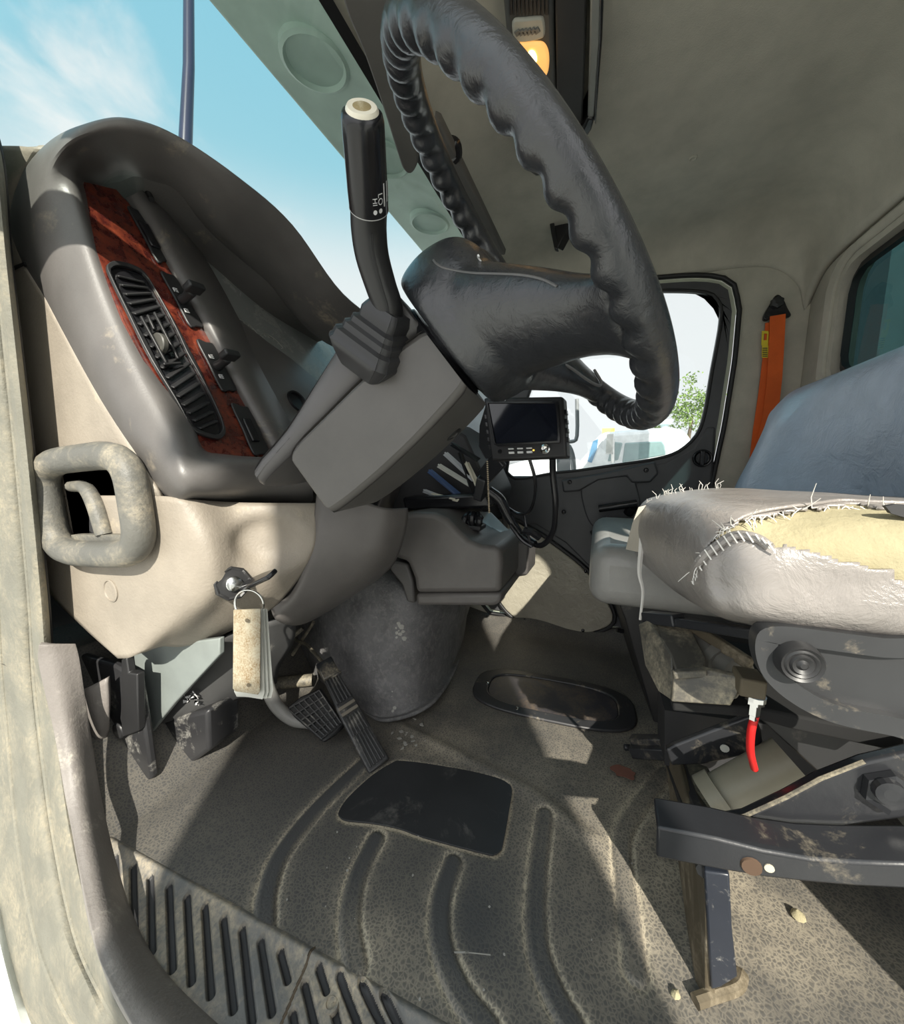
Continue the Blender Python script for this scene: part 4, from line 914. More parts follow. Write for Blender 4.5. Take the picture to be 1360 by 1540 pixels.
build('cup_recess', prism([Vector(q) for q in spline([P(675, 783, X=1.14), P(690, 788, X=1.16), P(706, 806, X=1.14), P(712, 814, X=1.12), P(697, 812, X=1.10), P(680, 797, X=1.10)], 5, True)], (0, 0, .006)), M['plastic'], cons)
phn = thing('plug_holder', 'small black clip holder standing on the console top', 'holder', tuple(P(715, 795, X=1.20)))
pc = P(714, 782, X=1.18)
build('base', box(pc+V(0, 0, -.022), .034, .03, .008), M['dark'], phn, bevel=.004)
for dy, dz, l in ((.022, .0, .028), (-.018, .004, .024), (.002, .014, .022)):
    build('jaw', tube([pc+V(-.02, dy, -.018), pc+V(-.026, dy*1.3, dz), pc+V(-.006, dy*.7, .02), pc+V(.02, dy, .004)], [.010, .012, .010, .008], 8, 3), M['black'], phn)
pl = P(745, 855, X=1.25)
# dash shelf clutter (each lies on the sloping shelf behind the column)
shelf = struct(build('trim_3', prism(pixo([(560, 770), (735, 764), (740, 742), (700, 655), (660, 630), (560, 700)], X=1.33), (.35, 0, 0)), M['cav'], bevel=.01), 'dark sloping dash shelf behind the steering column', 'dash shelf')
cols = [M['paper'], mat('blue card', (.05, .09, .2), .4), mat('grey foil', (.45, .46, .48), .25), M['black'], mat('cream card', (.62, .58, .47), .5)]
items = [((646, 708), (692, 746), 10, 1, 'blue edged card lowest in the heap on the dash shelf', 'card'), ((660, 700), (712, 732), 8, 0, 'white card with dark edges in the middle of the dash shelf heap', 'card'),
         ((670, 682), (714, 722), 9, 2, 'silver wrapper on top of the dash shelf heap', 'wrapper'), ((692, 680), (714, 742), 7, 3, 'black plastic strip right of the silver wrapper on the dash shelf', 'strip'),
         ((638, 738), (664, 748), 6, 2, 'grey metal tab at the near end of the dash shelf heap', 'tab'), ((702, 696), (726, 744), 6, 4, 'cream card at the right end of the dash shelf heap', 'card'), ((650, 744), (690, 752), 5, 4, 'cream striped paper edge leaning out below the blue card', 'card'), ((680, 668), (720, 692), 7, 3, 'black strap lying at the upper end of the dash shelf heap', 'strap')]
for i, (a, b, w, mi, lab, cat_) in enumerate(items):
    X_ = 1.27-.012*i; A, B = P(*a, X=X_+.02), P(*b, X=X_-.02)
    o = build({'card': 'paper_card', 'wrapper': 'foil_wrapper', 'strip': 'plastic_strip', 'tab': 'metal_tab', 'strap': 'black_strap'}[cat_], [bar(A, B, (.010+.0012*w), .003, (-1, -.4, .8)), bar(A+V(-.006, 0, .004), B+V(-.006, .01, .002), .006, .002, (-1, .4, .6))], cols[mi], bevel=.001)
    tag(o, lab, cat_)
# ================================================================ MONITOR
mon = thing('camera_monitor', 'small black backup camera monitor with six white buttons', 'monitor', tuple(P(795, 692, X=1.0)))
q0, q1, q2, q3 = P(727, 598, X=1.015), P(847, 596, X=.985), P(853, 688, X=.975), P(739, 693, X=1.0)
mn = (q1-q0).cross(q3-q0).normalized()
if mn.dot(EYE-q0) < 0: mn = -mn
mp = lambda u, v, h=0: q0*(1-u)*(1-v)+q1*u*(1-v)+q2*u*v+q3*(1-u)*v+mn*h
build('housing', prism([mp(0, 0), mp(1, 0), mp(1, 1), mp(0, 1)], -mn*.045), mat('monitor shell', (.02, .02, .022), .45), mon, bevel=.006)
build('bezel', ring(resample([mp(.04, .06, .002), mp(.95, .08, .002), mp(.94, .76, .002), mp(.08, .78, .002)], 40), resample([mp(.07, .10, .003), mp(.92, .12, .003), mp(.91, .72, .003), mp(.105, .74, .003)], 40), mn*.004), M['black'], mon, bevel=.001)
build('screen', prism([mp(.07, .10, .0), mp(.92, .12, .0), mp(.91, .72, .0), mp(.105, .74, .0)], mn*.003), M['screen'], mon)
for j in range(2):
    for i in range(3): build('button', prism([mp(.265+.12*i+a, .815+.055*j+b, .0) for a, b in ((0, 0), (.075, 0), (.075, .035 if j else .022), (0, .035 if j else .022))], mn*.005), M['glyph'], mon, bevel=.001)
build('knob', lathe(mp(.75, .85, 0), mn, [(0, .013), (.008, .012), (.010, .009), (.006, .004)], 20), M['chrome'], mon)
build('sensor', lathe(mp(.14, .86, 0), mn, [(0, .006), (.003, .005)], 14), M['black'], mon)
build('led', lathe(mp(.595, .86, 0), mn, [(0, .0022), (.003, .002)], 10), M['amber'], mon)
lc = mp(.24, .035, .003); mu = (q1-q0).normalized(); mv = (q3-q0).normalized()
build('logo', [tube([lc+mu*(.0135*math.cos(a))+mv*(.0075*math.sin(a)) for a in np.linspace(0, 2*math.pi, 25)], .0009, 6)]+[bar(lc+mu*(-.008+k*.004)-mv*.003, lc+mu*(-.007+k*.004)+mv*.003, .0016, .001, mn) for k in range(5)], M['glyph'], mon)
for k in range(5): build('side_clip', box(mp(-.008, .30+k*.12, -.012), mu*.004, mv*.006, mn*.008), M['black'], mon, bevel=.001)
for k in range(4): build('side_clip', box(mp(1.008, .25+k*.15, -.012), mu*.004, mv*.006, mn*.008), M['black'], mon, bevel=.001)
br = thing('monitor_bracket', 'black angled steel bracket holding the monitor off the dash', 'bracket', tuple(P(730, 745, X=1.10)))
build('back_plate', prism([P(721, 640, X=1.09), P(733, 600, X=1.09), P(745, 690, X=1.07), P(730, 690, X=1.09), P(720, 672, X=1.10)], (.03, .0, 0)), M['steel'], br, bevel=.003)
build('arm', [bar(P(752, 690, X=1.07), P(728, 718, X=1.13), .05, .016, (-1, 0, 0)), bar(P(728, 716, X=1.13), P(722, 748, X=1.16), .03, .05, (-1, 0, 0))], M['steel'], br, bevel=.004)
ck = M['black']
tag(build('monitor_cable', tube([mp(.80, .99, -.02), P(832, 715, X=1.02), P(836, 760, X=1.04), P(832, 800, X=1.08), P(815, 820, X=1.12), P(797, 815, X=1.15), P(785, 806, X=1.16)], .0085, 10, 6), ck), 'thick black cable looping down from the monitor', 'cable')
tag(build('monitor_cable', tube([mp(.50, .99, -.02), P(805, 722, X=1.02), P(804, 750, X=1.05), P(795, 770, X=1.10), P(778, 772, X=1.14), P(755, 757, X=1.17)], .0045, 8, 6), ck), 'thin black cable hanging behind the thick monitor cable', 'cable')
tag(build('cable_bundle', [tube([P(735, 738, X=1.12), P(752, 752, X=1.13), P(764, 775, X=1.14), P(780, 800, X=1.15), P(790, 810, X=1.14), P(805, 818, X=1.12)], [.016, .017, .014, .013, .014, .010], 10, 5), tube([P(790, 798, X=1.12), P(800, 800, X=1.11), P(812, 808, X=1.12)], .012, 8), tube([P(768, 790, X=1.13), P(785, 812, X=1.12), P(800, 822, X=1.12)], .006, 8, 4), tube([P(788, 770, X=1.13), P(792, 795, X=1.12), P(800, 823, X=1.12)], .004, 8, 4)], ck), 'bundle of taped black cables with a plug beside the console', 'cable')
bd_ = []
for k in range(26): bd_.append(lathe(P(733.0+.12*k, 694+3.05*k, X=1.02), (0, 0, 1), [(-.0022, .001), (-.0012, .0026), (.0012, .0026), (.0022, .001)], 6))
tag(build('bead_chain', bd_, mat('bead chain', (.45, .36, .25), .4)), 'thin beaded chain hanging from the left of the monitor', 'chain')
# ================================================================ DRIVER SEAT
seat = thing('driver_seat', 'torn silver vinyl driver seat on a dusty black suspension base', 'seat', tuple(P(1100, 1400, Z=0)))
CG = [[(988, 748, 1.12), (1015, 741, 1.06), (1065, 736, 1.00), (1115, 736, .95), (1180, 739, .95), (1270, 744, .95), (1440, 752, .95)],
      [(974, 752, 1.09), (1000, 746, .96), (1050, 742, .82), (1105, 744, .74), (1175, 746, .72), (1265, 750, .72), (1440, 757, .72)],
      [(960, 768, 1.07), (985, 762, .88), (1038, 760, .68), (1098, 764, .61), (1168, 764, .60), (1262, 764, .595), (1440, 768, .595)],
      [(950, 796, 1.06), (982, 800, .85), (1036, 808, .605), (1088, 812, .555), (1160, 808, .545), (1260, 804, .54), (1440, 804, .54)],
      [(957, 832, 1.06), (994, 850, .85), (1043, 866, .59), (1090, 876, .545), (1160, 872, .53), (1260, 872, .528), (1440, 872, .525)],
      [(974, 852, 1.07), (1012, 884, .87), (1063, 912, .61), (1110, 926, .56), (1170, 936, .545), (1270, 947, .545), (1440, 962, .545)],
      [(986, 856, 1.12), (1030, 894, .98), (1082, 926, .78), (1128, 938, .72), (1185, 947, .70), (1275, 955, .70), (1440, 968, .70)]]
for r in CG:                                                        # carry the cushion back to its rear end
    (xa, ya, _), (xb, yb, Xb) = r[5], r[6]; y2 = yb+(yb-ya)*.9
    r += [(1610, y2, Xb), (1660, y2+(3 if y2 > 800 else 2), Xb+.06), (1640, (y2-690)*.55+690, 1.02)]
cv_, cf_ = gridsurf(CG, 14)
TEAR = [(1060, 836), (1064, 824), (1074, 812), (1084, 799), (1100, 790), (1122, 781), (1150, 775), (1182, 769), (1220, 764), (1262, 760), (1320, 763), (1500, 768), (1500, 884), (1362, 878), (1346, 872), (1338, 858), (1310, 852), (1272, 846), (1230, 834), (1204, 828), (1186, 822), (1166, 824), (1146, 812), (1118, 806), (1096, 809), (1080, 820), (1068, 836)]
rj = random.Random(3)
TJ = []
for i, (x, y) in enumerate(TEAR):
    x2, y2 = TEAR[(i+1) % len(TEAR)]
    for t in (0, .25, .5, .75): TJ.append((x+(x2-x)*t+rj.uniform(-2, 2), y+(y2-y)*t+rj.uniform(-2.5, 2.5)))
keepf, foamf = [], []
for q in cf_:
    c_ = sum((Vector(cv_[i]) for i in q), V(0, 0, 0))/4; px, py = pix(c_)
    (foamf if inpoly(px, py, TJ) else keepf).append(q)
# gentle rumpling of the cover
from mathutils import noise as mnoise
def rump(p):
    p = Vector(p); d = mnoise.noise(p*9)*.004+mnoise.noise(V(p.x*4, p.y*18, p.z*18))*.0035+mnoise.noise(V(p.x*20, p.y*12, p.z*5))*.0045+mnoise.noise(p*30)*.0015
    return tuple(p+V(-.8, .35, .3)*d)
    p = Vector(p); d = (mnoise.noise(p*9)*.004+mnoise.noise(V(p.x*4, p.y*18, p.z*18))*.004+mnoise.noise(p*24)*.0015); return tuple(p+V(-.8, .35, .3)*d)
cushion = build('cushion_cover', ([rump(p) for p in cv_], keepf), M['vinyl'], seat, solid=.004, off=0)
ff = []
for q in cf_:
    c_ = sum((Vector(cv_[i]) for i in q), V(0, 0, 0))/4; px, py = pix(c_)
    if 1030 < px < 1500 and 745 < py < 905: ff.append(q)
foam = build('cushion_foam', ([tuple(Vector(rump(p))+V(.012, -.006, -.003)) for p in cv_], ff), M['foam'], seat, solid=.006, off=0)
foam['label'] = 'exposed yellow foam'
# dark gap at the top right of the tear
gp = [P(a, b, X=.556) for a, b in ((1336, 762), (1352, 759), (1395, 762), (1395, 790), (1362, 778), (1345, 773))]
build('tear_hole', prism([p+V(.004, 0, 0) for p in gp], (.006, 0, 0)), M['cav'], foam)
# frayed threads along the tear and the far seam
fr = []
def on_cover(px, py):
    best = min(range(len(cv_)), key=lambda i: (pix(cv_[i])[0]-px)**2+(pix(cv_[i])[1]-py)**2); return Vector(cv_[best])
pcache = [(pix(p), Vector(p)) for p in cv_]
def near(px, py): return min(pcache, key=lambda t: (t[0][0]-px)**2+(t[0][1]-py)**2)[1]
EDG = [(1042, 862), (1050, 848), (1060, 836), (1074, 812), (1084, 799), (1100, 790), (1122, 781), (1150, 775), (1182, 769), (1220, 764), (1262, 760), (1320, 763), (1400, 765)]
for k in range(80):
    t = rj.random()*(len(EDG)-1.01); i = int(t); x, y = quadl(EDG[i], EDG[i+1], t-i)
    b = near(x, y)+V(-.004, .002, 0); L_ = rj.uniform(.005, .020)*(1 if rj.random() > .1 else 1.8); a = rj.uniform(-1.0, 1.2)
    d = V(-.25, -math.sin(a), -math.cos(a)*rj.choice([1, 1, -.4])).normalized(); s_ = V(rj.uniform(-.3, .1), rj.uniform(-.5, .5), rj.uniform(-.5, .3))
    fr.append(tube([b, b+d*L_*.5+s_*L_*.2, b+d*L_+s_*L_*.7], [.0007, .0006, .0003], 4))
for k in range(30):
    x = rj.uniform(968, 1085); y = np.interp(x, [968, 1000, 1040, 1085], [760, 746, 739, 735]); b = near(x, y)
    L_ = rj.uniform(.006, .030)*.8; fr.append(tube([b, b+V(-.004, rj.uniform(-.3, .4)*L_, L_*.6), b+V(-.006, rj.uniform(-.5, .6)*L_, L_)], [.0009, .0008, .0004], 4))
thr = build('frayed_threads', fr, M['thread'], seat); thr['kind'] = 'stuff'
roll = [near(x, y)+V(-.006, .003, 0) for x, y in ((1042, 868), (1050, 850), (1062, 834), (1078, 819), (1098, 808), (1118, 805), (1142, 811), (1160, 822))]
build('piping', tube(roll, .0055, 8, 5), M['vinyl'], seat)
st_ = []
for k in range(14):
    t = k/13*(len(roll)-1.001); i = int(t); p = roll[i].lerp(roll[i+1], t-i); st_.append(bar(p+V(-.006, .004, .006), p+V(-.006, -.004, -.006), .0015, .0015, (1, 0, 0)))
build('stitching', st_, M['thread'], seat)
build('top_edge_roll', tube([near(x, y)+V(-.003, .0, .004) for x, y in ((1100, 788), (1122, 778), (1150, 772), (1182, 766), (1220, 761), (1262, 757), (1320, 760), (1400, 762))], .0024, 8, 4), M['vinyl'], seat)
build('loose_strap', ribbon([P(984, 762, X=.98), P(968, 768, X=.97), P(960, 790, X=.97), P(951, 828, X=.97)], [.018, .026, .026, .028], .004, (0, 1, 0)), mat('dirty strap', (.40, .37, .31), .7), seat)
build('loose_cord', tube([P(966, 790, X=.965), P(964, 830, X=.965), P(962, 862, X=.965), P(967, 890, X=.96), P(963, 932, X=.96)], [.004, .006, .005, .0035, .003], 6, 5), M['thread'], seat)
# side cover
sk = [Vector(q) for q in spline(pixo([(1137, 962), (1148, 946), (1180, 942), (1250, 950), (1330, 960), (1440, 974), (1440, 1122), (1340, 1106), (1250, 1086), (1190, 1056), (1152, 1022), (1138, 990)], X=.53), 5, True)]
skr = resample(sk, 90)
sc_ = build('side_cover', prism([p+V(.012, 0, 0) for p in inset(skr, .012)], (.02, 0, 0)), mat('side cover black', (.034, .035, .037), .38, (DUST, .35, 7)), seat)
build('raised_border', ring(skr, align(skr, inset(skr, .022)), (.022, 0, 0)), mat('side cover black', (0, 0, 0)), sc_, bevel=.008, seg=3)
build('knob', lathe(P(1192, 985, X=.541), (-1, 0, 0), [(0, .024), (.022, .022), (.026, .020), (.024, .017), (.026, .015), (.024, .012), (.027, .010), (.025, .006), (.028, .003)], 24), M['dark'], sc_)
build('knob_base', lathe(P(1190, 992, X=.543), (-1, 0, 0), [(0, .026), (.006, .026), (.008, .02)], 24), M['dark'], sc_)
# slide rail and front bracket
build('slide_rail', [bar(P(974, 928, X=.82), P(1022, 933, X=.76), .03, .022), bar(P(1018, 935, X=.765), P(1150, 955, X=.64), .022, .016)], M['steel'], seat, bevel=.003)
fbk = [prism([P(960, 938, X=.80), P(975, 932, X=.80), P(1010, 985, X=.70), P(1012, 1055, X=.66), P(990, 1040, X=.70), P(970, 1000, X=.76)], (.006, -.01, 0)),
       prism([P(978, 935, X=.80), P(1040, 945, X=.78), P(1062, 990, X=.70), P(1058, 1010, X=.68), P(1018, 1012, X=.67), P(1010, 985, X=.70)], (0, 0, -.006)),
       prism([P(1014, 1012, X=.655), P(1060, 1006, X=.665), P(1122, 1018, X=.64), P(1106, 1048, X=.63), P(1100, 1062, X=.63), P(1010, 1056, X=.65)], (.01, 0, 0)),
       prism([P(1058, 1004, X=.70), P(1120, 1012, X=.66), P(1112, 1046, X=.64), P(1085, 1050, X=.66)], (.006, 0, -.01)),
       bar(P(1012, 1014, X=.648), P(1062, 1011, X=.655), .012, .012)]
build('front_bracket', fbk, M['dusty'], seat, bevel=.004)
build('tilt_cylinder', [tube([P(1046, 962, X=.80), P(1082, 992, X=.74), P(1112, 1012, X=.70)], .026, 14), tube([P(1080, 990, X=.742), P(1092, 1000, X=.725)], .031, 14)], mat('grey cylinder', (.16, .15, .13), .5, (DUST, .4, 9)), seat)
build('latch', [box(P(1126, 1026, X=.64), .02, .016, .014), bar(P(1040, 940, X=.78), P(1130, 1000, X=.68), .012, .02)], M['brown'], seat, bevel=.003)
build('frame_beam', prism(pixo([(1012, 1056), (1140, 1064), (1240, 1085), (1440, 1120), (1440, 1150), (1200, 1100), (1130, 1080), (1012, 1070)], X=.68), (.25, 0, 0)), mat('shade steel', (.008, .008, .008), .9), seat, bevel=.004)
build('shade_core', prism(pixo([(1000, 1068), (1440, 1130), (1440, 1240), (1180, 1200), (1080, 1175), (1000, 1150)], X=.98), (.12, 0, 0)), M['cav'], seat)  # black block standing in for the deep shade under the seat
build('air_hose', tube([P(1136, 1076, X=.66), P(1130, 1100, X=.665), P(1129, 1130, X=.68), P(1135, 1156, X=.70)], .0055, 10, 5), M['red'], seat)
build('hose_fitting', [lathe(P(1136, 1052, X=.66), (0, 0, -1), [(0, .012), (.006, .012), (.007, .008), (.024, .008), (.025, .0065), (.032, .0065)], 6), lathe(P(1136, 1049, X=.66), (0, 0, -1), [(-.004, .014), (.003, .014)], 14)], M['chrome'], seat, smooth=False)
lk1 = build('scissor_link', prism(pixo([(1002, 1128), (1012, 1122), (1125, 1078), (1136, 1074), (1146, 1100), (1150, 1130), (1060, 1150), (1010, 1152)], X=.84), (.015, 0, 0)), M['steel'], seat, bevel=.004)
build('pivot_hole', lathe(P(1090, 1125, X=.838), (-1, 0, 0), [(0, .008), (.002, .008)], 12), M['paper'], lk1)
build('scissor_link', prism(pixo([(1142, 1080), (1190, 1085), (1352, 1124), (1300, 1145), (1238, 1168)], X=.80), (.015, 0, 0)), M['dark'], seat, bevel=.003)
lk2 = build('scissor_link', prism(pixo([(1048, 1240), (1120, 1228), (1180, 1200), (1232, 1172), (1300, 1146), (1370, 1130), (1440, 1118), (1440, 1230), (1362, 1232), (1300, 1240), (1230, 1255), (1150, 1267), (1120, 1262)], X=.63), (.018, 0, 0)), M['steel'], seat, bevel=.005)
build('bolt', [lathe(P(1335, 1188, X=.629), (-1, 0, 0), [(0, .030), (.010, .029), (.012, .020)], 6), lathe(P(1335, 1188, X=.618), (-1, 0, 0), [(0, .017), (.008, .016), (.009, .008)], 16)], M['steel'], lk2, smooth=False)
build('pivot_hole', lathe(P(1161, 1243, X=.629), (-1, 0, 0), [(0, .0075), (.002, .0075)], 14), mat('painted lit floor', (.5, .46, .36), .8), lk2)  # pale disc painted as sunlit floor showing through the hole
build('link_edge', tube([P(1046, 1240, X=.628), P(1120, 1227, X=.628), P(1182, 1199, X=.628), P(1234, 1171, X=.628), P(1300, 1145, X=.628)], .003, 6), M['dusty'], lk2)
build('damper', [tube([P(1082, 1208, X=.78), P(1195, 1148, X=.80)], .045, 18), tube([P(1072, 1212, X=.775), P(1092, 1202, X=.78)], .052, 18)], mat('dusty damper', (.30, .27, .20), .42, (DUST, .4, 9)), seat)
# base: cross rail, leg plates, feet
build('base_rail', [prism(pixo([(989, 1244), (1080, 1262), (1150, 1280), (1220, 1292), (1290, 1297), (1440, 1302), (1440, 1342), (1290, 1334), (1220, 1328), (1150, 1320), (1080, 1308), (987, 1290)], X=.575), (.010, 0, 0)),
      prism(pixo([(989, 1244), (1080, 1262), (1150, 1280), (1220, 1292), (1290, 1297), (1440, 1302)], X=.575)+[p+V(.05, 0, .006) for p in pixo([(989, 1244), (1080, 1262), (1150, 1280), (1220, 1292), (1290, 1297), (1440, 1302)], X=.575)][::-1], (0, 0, -.008))], M['steel'], seat, bevel=.004)
build('rust_bolt', lathe(P(1130, 1302, X=.575), (-1, 0, 0), [(0, .013), (.003, .012)], 14), mat('rust', (.085, .05, .03), .8), seat)
build('rail_hole', lathe(P(1157, 1305, X=.575), (-1, 0, 0), [(0, .006), (.0015, .006)], 12), mat('painted lit floor', (0, 0, 0)), seat)  # pale disc coloured as lit floor beyond the rail
YL = -.205
build('leg_plate', [prism(pixo([(1060, 1310), (1098, 1316), (1102, 1400), (1110, 1470), (1085, 1486), (1070, 1490), (1066, 1430)], X=.602), (.012, 0, 0))], M['legp'], seat, bevel=.003)
build('leg_side', prism([P(1064, 1500, X=.607), P(1045, 1503, X=.615), P(1002, 1155, X=1.09), P(998, 1110, X=1.09), P(1018, 1135, X=.95), P(1042, 1240, X=.72), P(1060, 1310, X=.61)], (0, -.012, 0)), M['brown'], seat, bevel=.003)
build('leg_flange', [tube([P(1008, 1150, X=1.02), P(1022, 1190, X=.88), P(1046, 1262, X=.70), P(1058, 1310, X=.62)], .010, 8), tube([P(1020, 1140, X=.98), P(1044, 1200, X=.82), P(1062, 1240, X=.72)], .016, 8)], M['steel'], seat)
build('leg_plate', prism([P(1022, 1140, X=.96), P(1050, 1150, X=.93), P(1078, 1200, X=.80), P(1098, 1238, X=.72), P(1062, 1244, X=.71), P(1040, 1190, X=.84)], (0, -.02, 0)), M['dusty'], seat, bevel=.003)
build('weld_bead', tube([P(1046, 1506, Z=.006), P(1075, 1496, Z=.006), P(1108, 1484, Z=.006), P(1116, 1464, Z=.006)], .010, 8, 4), M['brown'], seat)
build('slide_foot', [bar(P(950, 1112, X=1.10), P(1032, 1114, X=1.05), .03, .02), bar(P(952, 1126, X=1.09), P(1036, 1130, X=1.04), .05, .03), lathe(P(944, 1124, X=1.10), (-.3, 1, 0), [(-.008, .010), (.01, .009)], 8)], M['steel'], seat, bevel=.004)
for k, (x_, y_, r_, lab) in enumerate(((1201, 1376, .011, 'yellow foam crumb lying on the floor right of the seat leg'), (1017, 1494, .007, 'pale foam crumb lying on the floor left of the seat leg foot'))):
    c_ = P(x_, y_, Z=r_*.6); v_, f_ = lathe((0, 0, 0), (0, 0, 1), [(-r_*.6, r_*.4), (-r_*.2, r_), (r_*.3, r_*.8), (r_*.6, r_*.3)], 9)
    tag(build('foam_crumb', ([tuple(c_+Vector(q)*random.uniform(.8, 1.2)) for q in v_], f_), M['foam']), lab, 'crumb')
# ================================================================ PASSENGER BENCH
ben = thing('passenger_bench', 'sky tinted grey vinyl passenger bench seat beyond the torn driver seat', 'bench seat', (1.5, -.3, 0))
BG = [[(1178, 622, 1.66), (1200, 600, 1.60), (1240, 584, 1.50), (1300, 562, 1.36), (1360, 540, 1.25), (1460, 505, 1.12)],
      [(1172, 628, 1.62), (1192, 611, 1.54), (1240, 594, 1.43), (1300, 572, 1.30), (1360, 550, 1.19), (1460, 516, 1.06)],
      [(1164, 650, 1.60), (1182, 636, 1.50), (1235, 625, 1.40), (1300, 605, 1.27), (1360, 590, 1.16), (1460, 560, 1.03)],
      [(1145, 690, 1.58), (1162, 688, 1.48), (1220, 685, 1.38), (1300, 680, 1.24), (1360, 675, 1.13), (1460, 665, 1.0)],
      [(1122, 733, 1.57), (1140, 736, 1.47), (1200, 742, 1.36), (1300, 752, 1.22), (1360, 758, 1.11), (1460, 765, .98)],
      [(1112, 760, 1.56), (1130, 770, 1.47), (1190, 782, 1.36), (1290, 795, 1.22), (1360, 800, 1.11), (1460, 810, .98)]]
build('backrest', gridsurf(BG, 7), M['bench'], ben, solid=.06, off=0)
cx0, cx1 = 1.16, 1.82
CB = []
cu = boxb(cx0, cx1, -.50, P(893, 840, X=1.2).y+.01, .415, .60)
cb_ = build('cushion', cu, mat('bench cushion vinyl', (.33, .325, .31), .32, None, ('wrinkle', 16, .5), spec=.6), ben, bevel=.055, seg=5)
build('base_riser', prism([P(903, 848, X=1.80), P(906, 845, X=1.30), P(940, 930, X=1.30), P(984, 1088, X=1.30), V(1.30, -.5, 0), V(1.30, -.5, .40), V(1.80, -.5, .40)][1:6], (.56, .05, 0)), M['dark'], ben, bevel=.004)
for a, b, X_ in ((918, 878, 1.62), (921, 902, 1.62), (930, 948, 1.6)): build('bolt', lathe(P(a, b, X=X_), (-.3, 1, .2), [(-.02, .009), (.006, .008)], 10), M['black'], ben)
# ================================================================ SEAT BELT
belt = thing('seat_belt', 'bright orange seat belt hanging from its pillar anchor', 'seat belt', tuple(P(1140, 730, X=1.84)))
XB = 1.865
build('anchor', prism([Vector(q) for q in spline(pixo([(1165, 446), (1174, 450), (1182, 466), (1187, 476), (1181, 480), (1166, 478), (1152, 484), (1146, 482), (1148, 473), (1157, 458)], X=XB), 4, True)], (-.02, 0, 0)), M['black'], belt, bevel=.004)
build('anchor_bolt', lathe(P(1168, 456, X=XB-.02), (-1, 0, 0), [(0, .022), (.016, .020), (.018, .01)], 6), M['dark'], belt, smooth=False)
yw = (0, 1, 0)
w1_ = (P(1158, 480, X=XB)-P(1181, 478, X=XB)).length
build('webbing', ribbon([P(1170, 474, X=XB-.026), P(1168, 520, X=XB-.022), P(1165, 570, X=XB-.02), P(1158, 630, X=XB-.02), P(1145, 690, X=XB-.022), P(1135, 745, X=XB-.025)], [w1_, w1_, w1_, w1_*1.05, w1_*1.1, w1_*1.1], .004, yw), M['orange'], belt)
build('webbing', ribbon([P(1157, 485, X=XB-.010), P(1155, 530, X=XB-.008), P(1150, 590, X=XB-.008), P(1141, 650, X=XB-.008), P(1130, 735, X=XB-.01)], [w1_*.5, w1_*.6, w1_*.8, w1_*.8, w1_*.7], .004, yw), M['orange'], belt)
yt = build('warning_tag', ring(resample(pixo([(1146, 498), (1156, 498), (1155, 520), (1145, 520)], X=XB-.014), 24), align(resample(pixo([(1146, 498), (1156, 498), (1155, 520), (1145, 520)], X=XB-.014), 24), resample(pixo([(1149, 502), (1154, 502), (1153, 512), (1148, 512)], X=XB-.014), 24)), (-.003, 0, 0)), M['yellow'], belt)
build('tag_label', [prism(pixo([(1146, 520), (1156, 520), (1155, 538), (1146, 538)], X=XB-.0145), (-.002, 0, 0))], mat('yellow tag', (0, 0, 0)), yt)
build('tag_print', [prism(pixo([(1147, 523+k*3), (1154.5, 523+k*3), (1154.5, 524.4+k*3), (1147, 524.4+k*3)], X=XB-.0167), (-.0006, 0, 0)) for k in range(5)], M['rubber'], yt)
# ================================================================ OVERHEAD
ohc = thing('overhead_console', 'dark overhead console with one lit and one unlit dome lamp', 'overhead console', (.85, .15, 1.70))
ZO = 1.665
opx = lambda l, z=ZO: [P(a, b, Z=z) for a, b in l]
build('lamp_panel', prism(opx([(752, -60), (833, -60), (834, 60), (838, 170), (838, 240), (826, 262), (806, 268), (790, 256), (778, 220), (768, 120), (757, 0)]), (0, 0, .05)), M['lampbody'], ohc, bevel=.01, seg=3)
build('storage_tray', prism(opx([(834, -60), (884, -60), (880, 100), (876, 185), (866, 212), (845, 240), (838, 240), (838, 170)]), (0, 0, .05)), M['lampdark'], ohc, bevel=.004)
build('tray_rail', prism(opx([(889, -60), (906, -60), (903, 60), (894, 178), (884, 178), (887, 60)], ZO-.012), (0, 0, .06)), mat('pale rail', (.21, .215, .20), .45), ohc, bevel=.004)
build('tray_edge', prism(opx([(884, 178), (895, 178), (890, 196), (872, 224), (858, 214), (876, 196)], ZO-.016), (0, 0, .07)), M['black'], ohc, bevel=.005)
build('tray_edge', prism(opx([(904, -60), (910, -60), (906, 60), (896, 190), (893, 180), (901, 60)], ZO-.014), (0, 0, .06)), M['black'], ohc, bevel=.003)
for k in range(10):
    x0 = 767+k*6.1; build('vent_slat', bar(P(x0, -50, Z=ZO-.002), P(x0+1.5, 21, Z=ZO-.002), .006, .006), M['rubber'], ohc, bevel=.0015)
lo = [Vector(q) for q in spline(opx([(772, 32), (790, 29), (814, 27), (819, 34), (820, 52), (814, 60), (790, 65), (776, 63), (771, 52)], ZO-.004), 4, True)]
lf = build('lamp_lens', prism(lo, (0, 0, .01)), M['lensoff'], ohc, bevel=.004); lf['label'] = 'unlit grey lamp lens'
for k in range(6): build('lens_ridge', bar(P(777+k*5.8, 46-k*.6, Z=ZO-.005), P(780.5+k*5.8, 53-k*.7, Z=ZO-.005), .010, .003), mat('lens ridge', (.13, .13, .12), .4), lf, bevel=.001)
ll = [Vector(q) for q in spline(opx([(771, 76), (783, 68), (805, 66), (818, 68), (825, 80), (826, 100), (822, 116), (808, 122), (796, 120), (780, 105), (771, 92)], ZO-.006), 4, True)]
lit = build('lamp_lens', prism(ll, (0, 0, .01)), M['dome'], ohc, bevel=.005); lit['label'] = 'lit amber lamp lens'
bb = P(800, 90, Z=ZO-.008)
